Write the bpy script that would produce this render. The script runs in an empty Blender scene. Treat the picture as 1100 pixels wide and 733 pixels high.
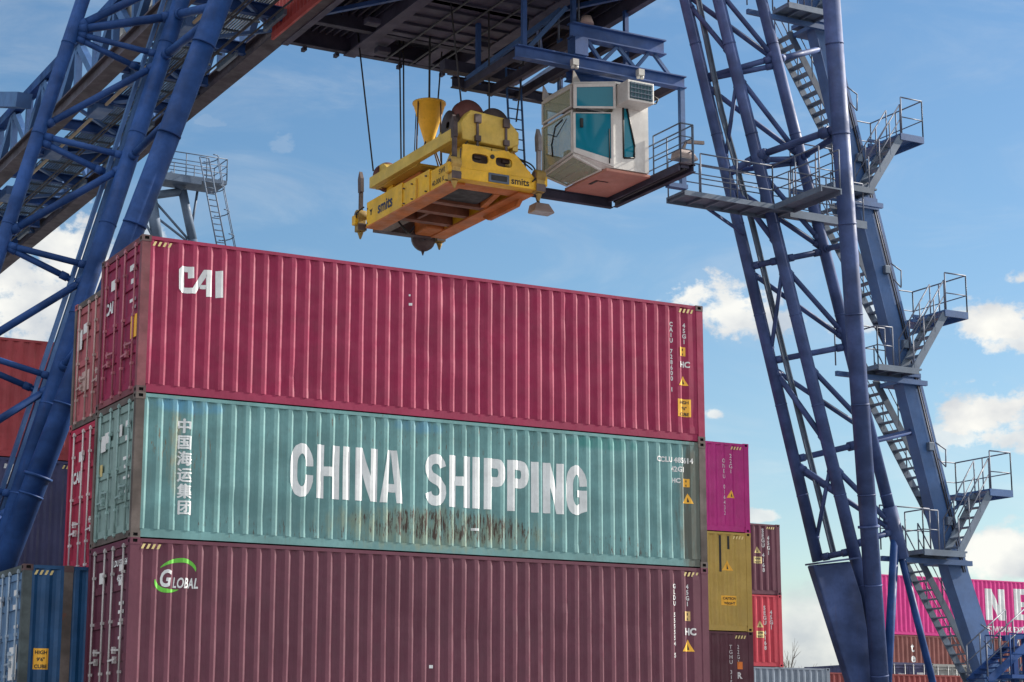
import bpy, bmesh, math, random
from mathutils import Vector, Matrix

random.seed(7)
sc = bpy.context.scene
COL = sc.collection
RAD = math.radians

# ------------------------------------------------------------------ camera
CAM = Vector((-10.704, -33.4124, 1.7417))
YAW, PITCH, FPX = 0.5017, 0.2075, 2114.18
cd = bpy.data.cameras.new("camera")
cd.sensor_fit = 'HORIZONTAL'; cd.sensor_width = 36.0
cd.lens = FPX / 1100.0 * 36.0
cd.clip_start = 0.5; cd.clip_end = 6000.0
cam = bpy.data.objects.new("camera", cd); COL.objects.link(cam)
cam.location = CAM; cam.rotation_euler = (math.pi / 2 + PITCH, 0, -YAW)
sc.camera = cam

# ------------------------------------------------------------------ light
SUN_EL, SUN_AZ = 31.0, 97.0        # azimuth clockwise from +Y
SUN_STRENGTH, SKY_STRENGTH = 5.0, 0.11
EXPOSURE = 0.82
sd = bpy.data.lights.new("sun", 'SUN'); sd.energy = SUN_STRENGTH
sd.angle = RAD(0.53); sd.color = (1.0, 0.93, 0.83)
sun = bpy.data.objects.new("sun", sd); COL.objects.link(sun)
_s = Vector((math.sin(RAD(SUN_AZ)) * math.cos(RAD(SUN_EL)), math.cos(RAD(SUN_AZ)) * math.cos(RAD(SUN_EL)), math.sin(RAD(SUN_EL))))
sun.rotation_euler = _s.to_track_quat('Z', 'Y').to_euler(); sun.location = (60, -30, 60)
sc.view_settings.view_transform = 'Standard'; sc.view_settings.look = 'None'
sc.view_settings.exposure = EXPOSURE; sc.view_settings.gamma = 1.0
sc.view_settings.use_curve_mapping = False

# photograph pixel (1100 x 733) on a given world plane -> world point
_f = Vector((math.sin(YAW) * math.cos(PITCH), math.cos(YAW) * math.cos(PITCH), math.sin(PITCH)))
_r = Vector((math.cos(YAW), -math.sin(YAW), 0)); _u = _r.cross(_f)
def ray(px, py):
    return _r * ((px - 550) / FPX) + _u * (-(py - 366.5) / FPX) + _f
def at(px, py, X=None, Y=None, Z=None):
    d = ray(px, py)
    if X is not None: t = (X - CAM.x) / d.x
    elif Y is not None: t = (Y - CAM.y) / d.y
    else: t = (Z - CAM.z) / d.z
    return CAM + d * t

# ------------------------------------------------------------------ sky
def build_sky():
    w = bpy.data.worlds.new("World"); sc.world = w; w.use_nodes = True
    nt = w.node_tree; N = nt.nodes; L = nt.links
    for n in list(N): N.remove(n)
    out = N.new('ShaderNodeOutputWorld'); bg = N.new('ShaderNodeBackground')
    bg.inputs['Strength'].default_value = SKY_STRENGTH
    sky = N.new('ShaderNodeTexSky'); sky.sky_type = 'NISHITA'; sky.sun_disc = False
    sky.sun_elevation = RAD(SUN_EL); sky.sun_rotation = RAD(SUN_AZ)
    sky.air_density = 1.15; sky.dust_density = 0.5; sky.ozone_density = 2.2
    tc = N.new('ShaderNodeTexCoord')
    def math_(op, a, b=None, clamp=False):
        m = N.new('ShaderNodeMath'); m.operation = op; m.use_clamp = clamp
        for i, v in enumerate((a, b)):
            if v is None: continue
            if isinstance(v, (int, float)): m.inputs[i].default_value = v
            else: L.new(v, m.inputs[i])
        return m.outputs[0]
    sep = N.new('ShaderNodeSeparateXYZ'); L.new(tc.outputs['Generated'], sep.inputs[0])
    az = math_('ARCTAN2', sep.outputs[0], sep.outputs[1])
    el = math_('ARCSINE', sep.outputs[2])
    cmb = N.new('ShaderNodeCombineXYZ'); L.new(az, cmb.inputs[0]); L.new(math_('MULTIPLY', el, 1.35), cmb.inputs[1])
    n1 = N.new('ShaderNodeTexNoise'); n1.inputs['Scale'].default_value = 34; n1.inputs['Detail'].default_value = 9
    n1.inputs['Roughness'].default_value = 0.60; n1.inputs['Distortion'].default_value = 0.15
    L.new(cmb.outputs[0], n1.inputs['Vector'])
    nb = math_('SUBTRACT', n1.outputs['Fac'], 0.5)
    n5 = N.new('ShaderNodeTexNoise'); n5.inputs['Scale'].default_value = 95; n5.inputs['Detail'].default_value = 6; n5.inputs['Roughness'].default_value = .65
    L.new(cmb.outputs[0], n5.inputs['Vector']); nb2 = math_('SUBTRACT', n5.outputs['Fac'], 0.5)
    total = None
    # each cloud: photo pixel centre, half sizes in pixels, edge raggedness, opacity
    clouds = [(42, 320, 120, 92, 2.4, .95), (140, 280, 60, 40, 2.6, .6),
              (785, 332, 62, 34, 2.2, .95), (838, 350, 48, 22, 2.6, .8), (905, 352, 40, 20, 2.6, .6),
              (1062, 350, 52, 32, 2.0, 1.0), (1096, 300, 18, 10, 2.2, .9), (1098, 368, 40, 18, 2.2, .9),
              (1062, 447, 62, 34, 1.9, 1.0), (1020, 470, 40, 20, 2.6, .7), (1090, 470, 50, 22, 2.4, .9),
              (765, 446, 12, 8, 2.2, .8), (818, 556, 22, 8, 2.6, .8), (1075, 602, 110, 36, 1.6, .95), (1000, 640, 140, 26, 1.6, .7),
              (880, 700, 130, 80, 0.5, .85), (990, 710, 220, 70, 1.2, .8),
              (220, 132, 26, 7, 3.4, .12), (307, 160, 20, 11, 3.2, .12),
              (640, 690, 260, 46, 1.6, .8), (1240, 420, 90, 60, 2.0, .9), (1330, 300, 80, 50, 2.0, .8), (-150, 360, 150, 120, 2.2, .9),
              (-330, 220, 90, 50, 2.2, .8), (1500, 560, 200, 80, 1.8, .9)]
    for px, py, sx, sy, rag, op in clouds:
        d = ray(px, py).normalized(); a0 = math.atan2(d.x, d.y); e0 = math.asin(d.z)
        da = sx / FPX / math.cos(e0); de = sy / FPX
        u = math_('DIVIDE', math_('SUBTRACT', az, a0), da); v = math_('DIVIDE', math_('SUBTRACT', el, e0), de)
        # flatter base: the lower half falls off faster
        v2 = math_('MULTIPLY', v, math_('ADD', math_('MULTIPLY', math_('LESS_THAN', v, 0.0), 0.45), 1.0))
        r = math_('SQRT', math_('ADD', math_('MULTIPLY', u, u), math_('MULTIPLY', v2, v2)))
        m = math_('ADD', math_('SUBTRACT', 1.0, r), math_('ADD', math_('MULTIPLY', nb, rag * 1.5), math_('MULTIPLY', nb2, rag * .6)))
        mr = N.new('ShaderNodeMapRange'); mr.interpolation_type = 'SMOOTHSTEP'
        mr.inputs['From Min'].default_value = -0.05; mr.inputs['From Max'].default_value = 0.55
        mr.inputs['To Max'].default_value = op; L.new(m, mr.inputs['Value'])
        total = mr.outputs[0] if total is None else math_('MAXIMUM', total, mr.outputs[0])
    # cloud colour: white with soft grey modelling
    n2 = N.new('ShaderNodeTexNoise'); n2.inputs['Scale'].default_value = 24; n2.inputs['Detail'].default_value = 6
    L.new(cmb.outputs[0], n2.inputs['Vector'])
    cr = N.new('ShaderNodeValToRGB'); L.new(n2.outputs['Fac'], cr.inputs[0])
    cr.color_ramp.elements[0].position = .32; cr.color_ramp.elements[0].color = (3.0, 3.2, 3.5, 1)
    cr.color_ramp.elements[1].position = .62; cr.color_ramp.elements[1].color = (5.2, 5.15, 4.85, 1)
    hs = N.new('ShaderNodeHueSaturation'); hs.inputs['Saturation'].default_value = 1.22; hs.inputs['Value'].default_value = 0.68
    L.new(sky.outputs[0], hs.inputs['Color'])
    n4 = N.new('ShaderNodeTexNoise'); n4.inputs['Scale'].default_value = 9; n4.inputs['Detail'].default_value = 10; n4.inputs['Roughness'].default_value = .62; n4.inputs['Distortion'].default_value = .6
    mp4 = N.new('ShaderNodeMapping'); mp4.inputs['Scale'].default_value = (1, 2.2, 1); mp4.inputs['Rotation'].default_value = (0, 0, .35); L.new(cmb.outputs[0], mp4.inputs['Vector']); L.new(mp4.outputs[0], n4.inputs['Vector'])
    veil = N.new('ShaderNodeMapRange'); veil.interpolation_type = 'SMOOTHSTEP'; veil.inputs['From Min'].default_value = .42; veil.inputs['From Max'].default_value = .78; veil.inputs['To Max'].default_value = .20
    L.new(n4.outputs['Fac'], veil.inputs['Value']); total = math_('MAXIMUM', total, veil.outputs[0])
    mx = N.new('ShaderNodeMix'); mx.data_type = 'RGBA'
    L.new(total, mx.inputs['Factor']); L.new(hs.outputs[0], mx.inputs['A']); L.new(cr.outputs[0], mx.inputs['B'])
    # unseen bright cloud deck behind the camera, added to brighten the container faces
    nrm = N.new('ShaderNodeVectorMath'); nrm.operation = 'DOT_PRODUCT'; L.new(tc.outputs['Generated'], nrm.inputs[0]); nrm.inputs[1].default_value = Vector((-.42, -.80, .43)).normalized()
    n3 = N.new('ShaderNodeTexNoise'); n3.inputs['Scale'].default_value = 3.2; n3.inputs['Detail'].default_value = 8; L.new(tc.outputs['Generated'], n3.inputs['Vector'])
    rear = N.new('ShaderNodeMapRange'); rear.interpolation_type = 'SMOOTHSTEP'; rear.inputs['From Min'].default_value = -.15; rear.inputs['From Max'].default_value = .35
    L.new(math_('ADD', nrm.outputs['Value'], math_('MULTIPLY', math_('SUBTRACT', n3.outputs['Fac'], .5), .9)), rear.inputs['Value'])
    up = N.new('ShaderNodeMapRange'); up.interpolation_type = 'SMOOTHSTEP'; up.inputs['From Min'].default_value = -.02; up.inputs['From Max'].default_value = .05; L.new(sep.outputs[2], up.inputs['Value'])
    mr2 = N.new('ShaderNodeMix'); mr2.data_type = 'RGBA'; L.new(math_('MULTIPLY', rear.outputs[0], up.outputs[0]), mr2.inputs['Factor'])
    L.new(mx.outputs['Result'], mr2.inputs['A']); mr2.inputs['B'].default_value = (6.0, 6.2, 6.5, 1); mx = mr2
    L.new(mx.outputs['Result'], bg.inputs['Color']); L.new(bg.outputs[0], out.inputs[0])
build_sky()

# ------------------------------------------------------------------ materials
MATS = {}
def _mix(N, L, fac, a, b):
    m = N.new('ShaderNodeMix'); m.data_type = 'RGBA'
    for sock, v in (('Factor', fac), ('A', a), ('B', b)):
        if isinstance(v, (int, float)): m.inputs[sock].default_value = v
        elif isinstance(v, tuple): m.inputs[sock].default_value = (*v, 1)
        else: L.new(v, m.inputs[sock])
    return m.outputs['Result']

def paint(name, base, rough=0.5, var=0.16, streak=0.25, dirt=(.07, .055, .045), rust=0.0, rustcol=(.11, .045, .022),
          zones=(), metal=0.0, bump=0.06, scale=1.0, spec=0.4):
    if name in MATS: return MATS[name]
    m = bpy.data.materials.new(name); m.use_nodes = True; MATS[name] = m
    N = m.node_tree.nodes; L = m.node_tree.links
    b = N['Principled BSDF']; b.inputs['Roughness'].default_value = rough; b.inputs['Metallic'].default_value = metal
    b.inputs['Specular IOR Level'].default_value = spec
    tc = N.new('ShaderNodeTexCoord'); P = tc.outputs['Object']
    def noise(sc_, vec, det=6, ro=.6):
        mp = N.new('ShaderNodeMapping'); mp.inputs['Scale'].default_value = sc_; L.new(P, mp.inputs['Vector'])
        mp.inputs['Location'].default_value = (vec, vec * 1.7, vec * .6)
        n = N.new('ShaderNodeTexNoise'); n.inputs['Scale'].default_value = 1; n.inputs['Detail'].default_value = det
        n.inputs['Roughness'].default_value = ro; L.new(mp.outputs[0], n.inputs['Vector']); return n.outputs['Fac']
    def ramp(v, a, c, lo=0., hi=1.):
        r = N.new('ShaderNodeMapRange'); r.interpolation_type = 'SMOOTHSTEP'
        for k, x in (('From Min', a), ('From Max', c), ('To Min', lo), ('To Max', hi)): r.inputs[k].default_value = x
        L.new(v, r.inputs['Value']); return r.outputs[0]
    s = scale; seed = (hash(name) % 97) * .37 if False else sum(map(ord, name)) % 97 * .37
    dark = tuple(c * (1 - var * 1.3) for c in base); light = tuple(min(1, c * (1 + var) + var * .03) for c in base)
    col = _mix(N, L, ramp(noise((1.1 * s, 1.1 * s, 1.5 * s), seed), .3, .7), dark, light)
    fine = ramp(noise((16 * s, 16 * s, 11 * s), seed + 3, 4), .42, .75, 0, .35)
    col = _mix(N, L, fine, col, tuple(c * .72 for c in base))
    if streak > 0:
        st = ramp(noise((9 * s, 9 * s, .45 * s), seed + 5, 8, .7), .55, .78, 0, streak)
        col = _mix(N, L, st, col, dirt)
        st2 = ramp(noise((5 * s, 5 * s, .3 * s), seed + 9, 6), .58, .8, 0, streak * .6)
        col = _mix(N, L, st2, col, tuple(min(1, c * 1.25 + .05) for c in base))
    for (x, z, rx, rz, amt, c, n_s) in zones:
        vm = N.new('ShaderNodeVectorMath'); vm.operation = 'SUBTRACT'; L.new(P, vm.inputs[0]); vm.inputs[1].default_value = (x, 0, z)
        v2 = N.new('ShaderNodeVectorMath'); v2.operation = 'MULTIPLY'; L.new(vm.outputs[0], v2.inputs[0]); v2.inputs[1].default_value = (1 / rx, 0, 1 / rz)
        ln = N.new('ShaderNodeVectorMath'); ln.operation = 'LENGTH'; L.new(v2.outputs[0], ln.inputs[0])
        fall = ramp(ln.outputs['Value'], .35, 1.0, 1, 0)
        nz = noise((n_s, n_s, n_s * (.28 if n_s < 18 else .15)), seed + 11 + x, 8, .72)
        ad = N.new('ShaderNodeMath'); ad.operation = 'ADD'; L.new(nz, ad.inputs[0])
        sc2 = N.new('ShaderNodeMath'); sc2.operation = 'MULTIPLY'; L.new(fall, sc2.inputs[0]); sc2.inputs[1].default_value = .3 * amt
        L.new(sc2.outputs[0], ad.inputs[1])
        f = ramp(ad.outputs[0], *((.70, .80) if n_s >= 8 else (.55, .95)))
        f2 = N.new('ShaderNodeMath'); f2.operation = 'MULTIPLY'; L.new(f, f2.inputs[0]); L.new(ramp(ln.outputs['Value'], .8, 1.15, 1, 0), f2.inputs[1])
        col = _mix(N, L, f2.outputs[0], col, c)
    if rust > 0:
        rn = noise((7 * s, 7 * s, 3 * s), seed + 17, 9, .72)
        col = _mix(N, L, ramp(rn, .72 - rust * .3, .78 - rust * .22), col, rustcol)
    L.new(col, b.inputs['Base Color'])
    rr = ramp(noise((3 * s, 3 * s, 3 * s), seed + 21), .3, .7, max(.05, rough - .12), min(1, rough + .15)); L.new(rr, b.inputs['Roughness'])
    if bump:
        bp = N.new('ShaderNodeBump'); bp.inputs['Strength'].default_value = bump; bp.inputs['Distance'].default_value = .05
        L.new(noise((2.2 * s, 2.2 * s, 1.3 * s), seed + 29, 5), bp.inputs['Height']); L.new(bp.outputs[0], b.inputs['Normal'])
    return m

def glass(name, tint, rough=.04, alpha=.55):
    if name in MATS: return MATS[name]
    m = bpy.data.materials.new(name); m.use_nodes = True; MATS[name] = m
    N = m.node_tree.nodes; L = m.node_tree.links; b = N['Principled BSDF']
    b.inputs['Base Color'].default_value = (*tint, 1); b.inputs['Roughness'].default_value = rough
    b.inputs['IOR'].default_value = 1.5; b.inputs['Specular IOR Level'].default_value = .45
    tr = N.new('ShaderNodeBsdfTransparent'); tr.inputs[0].default_value = tuple(min(1, .25 + c * 1.6) for c in tint) + (1,)
    mx = N.new('ShaderNodeMixShader'); mx.inputs[0].default_value = alpha
    L.new(tr.outputs[0], mx.inputs[1]); L.new(b.outputs[0], mx.inputs[2]); L.new(mx.outputs[0], N['Material Output'].inputs[0])
    return m

STEEL = paint('galvanised_steel', (.30, .31, .32), .45, .2, .15, rust=.06, metal=.3)
WEATHER = paint('weathered_post', (.105, .085, .078), .8, .35, .4, dirt=(.05, .045, .045), rust=.35, rustcol=(.12, .05, .035))
CASTING = paint('corner_casting_paint', (.10, .06, .062), .75, .3, .2, rust=.3)
DARK = paint('dark_recess', (.012, .012, .014), .9, .1, 0, bump=0)
WHITE = paint('white_lettering', (.66, .69, .70), .6, .12, .35, dirt=(.33, .35, .34), rust=.04, bump=0)
WHITE2 = paint('small_white_lettering', (.66, .66, .66), .6, .1, .1, dirt=(.3, .3, .3), bump=0)
YEL = paint('warning_yellow', (.80, .42, .04), .55, .12, .12, bump=0)
BLACK = paint('black_lettering', (.02, .02, .02), .6, .1, 0, bump=0)
GREEN = paint('swoosh_green', (.13, .50, .05), .55, .1, .1, bump=0)

# ------------------------------------------------------------------ mesh builder
ROOT = {}
class MB:
    def __init__(s): s.v = []; s.f = []; s.sm = []; s.mi = []; s.cur = 0
    def face(s, idx, smooth=False): s.f.append(idx); s.sm.append(smooth); s.mi.append(s.cur)
    def quad(s, *ps):
        i = len(s.v); s.v += [Vector(p) for p in ps]; s.face(list(range(i, i + len(ps))))
    def box(s, x0, x1, y0, y1, z0, z1):
        i = len(s.v); s.v += [Vector(p) for p in ((x0, y0, z0), (x1, y0, z0), (x1, y1, z0), (x0, y1, z0), (x0, y0, z1), (x1, y0, z1), (x1, y1, z1), (x0, y1, z1))]
        for q in ((0, 3, 2, 1), (4, 5, 6, 7), (0, 1, 5, 4), (1, 2, 6, 5), (2, 3, 7, 6), (3, 0, 4, 7)): s.face([i + k for k in q])
        return s
    def beam(s, p0, p1, w, h, up=(0, 0, 1)):
        p0 = Vector(p0); p1 = Vector(p1); d = (p1 - p0).normalized(); up = Vector(up)
        if abs(d.dot(up)) > .98: up = Vector((0, 1, 0))
        a = d.cross(up).normalized() * (w / 2); b = a.cross(d).normalized() * (h / 2)
        i = len(s.v)
        for p in (p0, p1):
            s.v += [p - a - b, p + a - b, p + a + b, p - a + b]
        for q in ((0, 3, 2, 1), (4, 5, 6, 7), (0, 1, 5, 4), (1, 2, 6, 5), (2, 3, 7, 6), (3, 0, 4, 7)): s.face([i + k for k in q])
        return s
    def ibeam(s, p0, p1, w, h, t=.03, up=(0, 0, 1)):
        p0 = Vector(p0); p1 = Vector(p1); d = (p1 - p0).normalized(); u = Vector(up); a = d.cross(u).normalized(); b = a.cross(d).normalized()
        o = b * (h / 2 - t / 2)
        s.beam(p0 + o, p1 + o, w, t, up); s.beam(p0 - o, p1 - o, w, t, up); s.beam(p0, p1, t, h - 2 * t - .002, up); return s
    def tube(s, p0, p1, r0, r1=None, n=12, cap=True):
        p0 = Vector(p0); p1 = Vector(p1); r1 = r0 if r1 is None else r1
        d = (p1 - p0).normalized(); up = Vector((0, 0, 1)) if abs(d.z) < .95 else Vector((1, 0, 0))
        a = d.cross(up).normalized(); b = d.cross(a)
        i = len(s.v)
        for p, r in ((p0, r0), (p1, r1)):
            for k in range(n):
                t = 2 * math.pi * k / n; s.v.append(p + (a * math.cos(t) + b * math.sin(t)) * r)
        for k in range(n): s.face([i + k, i + (k + 1) % n, i + n + (k + 1) % n, i + n + k], True)
        if cap: s.face([i + k for k in range(n)][::-1]); s.face([i + n + k for k in range(n)])
        return s
    def path(s, pts, r, n=8):
        for a, b in zip(pts, pts[1:]): s.tube(a, b, r, None, n)
        return s
    def prism(s, pts, ext):
        ext = Vector(ext); n = len(pts); i = len(s.v)
        s.v += [Vector(p) for p in pts] + [Vector(p) + ext for p in pts]
        s.face([i + k for k in range(n)]); s.face([i + n + k for k in range(n)][::-1])
        for k in range(n): s.face([i + k, i + n + k, i + n + (k + 1) % n, i + (k + 1) % n])
        return s
    def lathe(s, c, prof, n=24, axis='z'):
        c = Vector(c); i = len(s.v)
        for r, h in prof:
            for k in range(n):
                t = 2 * math.pi * k / n; u, w = r * math.cos(t), r * math.sin(t)
                s.v.append(c + (Vector((u, w, h)) if axis == 'z' else Vector((h, u, w)) if axis == 'x' else Vector((u, h, w))))
        for j in range(len(prof) - 1):
            for k in range(n): s.face([i + j * n + k, i + j * n + (k + 1) % n, i + (j + 1) * n + (k + 1) % n, i + (j + 1) * n + k], True)
        return s
    def ring_panel(s, inner, outer, ext):
        """frame between two polygons of the same count, thickened by ext"""
        n = len(inner); ext = Vector(ext)
        for k in range(n):
            j = (k + 1) % n
            s.prism([outer[k], outer[j], inner[j], inner[k]], ext)
        return s
    def build(s, name, mat, parent=None, local=False, bevel=0.0, seg=2, mats=None):
        off = Vector((0, 0, 0)) if local else ROOT.get(parent.name, Vector((0, 0, 0))) if parent else Vector((0, 0, 0))
        me = bpy.data.meshes.new(name); me.from_pydata([v - off for v in s.v], [], s.f)
        for p, sm, mi in zip(me.polygons, s.sm, s.mi): p.use_smooth = sm; p.material_index = mi
        for m in (mats or [mat]): me.materials.append(m)
        bm = bmesh.new(); bm.from_mesh(me); bmesh.ops.recalc_face_normals(bm, faces=bm.faces); bm.to_mesh(me); bm.free()
        o = bpy.data.objects.new(name, me); COL.objects.link(o)
        if parent is not None: o.parent = parent; ROOT[o.name] = off if not local else Vector((0, 0, 0))
        if bevel:
            b = o.modifiers.new('bevel', 'BEVEL'); b.width = bevel; b.segments = seg; b.limit_method = 'ANGLE'; b.angle_limit = RAD(40)
        return o

def tag(o, label=None, cat=None, group=None, kind=None):
    for k, v in (('label', label), ('category', cat), ('group', group), ('kind', kind)):
        if v: o[k] = v
    return o
def root(name, loc, label, cat, group=None, rz=0.0):
    o = bpy.data.objects.new(name, None); COL.objects.link(o); o.empty_display_size = .3
    o.location = loc; o.rotation_euler = (0, 0, rz); ROOT[o.name] = Vector(loc); return tag(o, label, cat, group)

# ------------------------------------------------------------------ containers
W40 = 2.438
PITCH_C, OUT, INN, SLP, DEP = 0.278, .072, .070, .068, .036
Y_OUT = 0.014
def prof_breaks(x0, x1):
    xs = [x0]; x = x0 + .05
    while x + PITCH_C < x1 - .03:
        for dx in (0, SLP, SLP + INN, 2 * SLP + INN): xs.append(x + dx)
        x += PITCH_C
    xs.append(x1); return xs
DENTS = {}
def make_dents(seed, L, H, n=26):
    r = random.Random(seed)
    DENTS[seed] = ([(r.uniform(.4, L - .4), r.uniform(.3, H - .3), r.choice((-1, 1, 1, 1)) * r.uniform(.004, .018), r.uniform(.10, .45), r.uniform(.15, .6)) for _ in range(n)], r.uniform(0, 6), H)
def dent(seed, x, z):
    if not seed: return 0.
    ds, ph, H = DENTS[seed]; v = .004 * math.sin(x * 1.3 + ph) + .003 * math.sin(x * 3.1 + ph * 2 + z)
    for dx, dz, a, sx, sz in ds: v += a * math.exp(-((x - dx) / sx) ** 2 - ((z - dz) / sz) ** 2)
    t = max(0, min(1, (z - .165) / .22)) * max(0, min(1, (H - .075 - z) / .22)); return max(-.008, v) * t
NROW = 14
def prof_y(x, x0, x1):
    t = x - x0 - .05
    if t < 0: return Y_OUT
    k = int(t // PITCH_C)
    if x0 + .05 + (k + 1) * PITCH_C >= x1 - .03: return Y_OUT
    t -= k * PITCH_C
    if t < SLP: return Y_OUT + DEP * t / SLP
    if t < SLP + INN: return Y_OUT + DEP
    if t < 2 * SLP + INN: return Y_OUT + DEP * (1 - (t - SLP - INN) / SLP)
    return Y_OUT
CAST = {}
def casting(parent, x, y, z, sx, sy, sz, mat):
    """corner fitting with real pocket holes in its two outward vertical faces; (x,y,z) is the outer corner"""
    key = (sx, sy, sz)
    if key not in CAST:
        b = MB(); dx, dy, dz = .178, .162, .118
        V = lambda u, v, w: Vector((u * sx, v * sy, w * sz))
        def holed(P, U, Vv):        # rectangle with an elongated pocket, P(u,v,d)
            hu0, hu1, hv0, hv1 = U * .27, U * .73, Vv * .22, Vv * .70
            o = [(0, 0), (U, 0), (U, Vv), (0, Vv)]; c = .012
            h = [(hu0, hv0), (hu1, hv0), (hu1, hv1), (hu0, hv1)]
            for k in range(4):
                j = (k + 1) % 4; b.quad(P(*o[k], 0), P(*o[j], 0), P(*h[j], 0), P(*h[k], 0))
            b.cur = 1
            for k in range(4):
                j = (k + 1) % 4; b.quad(P(*h[k], 0), P(*h[j], 0), P(*h[j], .045), P(*h[k], .045))
            b.quad(*[P(*q, .045) for q in h]); b.cur = 0
        holed(lambda u, w, d: V(u, d, w), dx, dz)
        holed(lambda u, w, d: V(d, u, w), dy, dz)
        b.quad(V(dx, 0, 0), V(dx, dy, 0), V(dx, dy, dz), V(dx, 0, dz)); b.quad(V(0, dy, 0), V(dx, dy, 0), V(dx, dy, dz), V(0, dy, dz))
        b.quad(V(0, 0, 0), V(dx, 0, 0), V(dx, dy, 0), V(0, dy, 0)); b.quad(V(0, 0, dz), V(dx, 0, dz), V(dx, dy, dz), V(0, dy, dz))
        o = b.build('corner_casting', mat, None, True, mats=[mat, DARK]); CAST[key] = o.data
        bpy.data.objects.remove(o)
    o = bpy.data.objects.new('corner_casting', CAST[key]); COL.objects.link(o); o.parent = parent; o.location = (x, y, z)
    o.material_slots[0].link = 'OBJECT'; o.material_slots[0].material = mat
    return o

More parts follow.
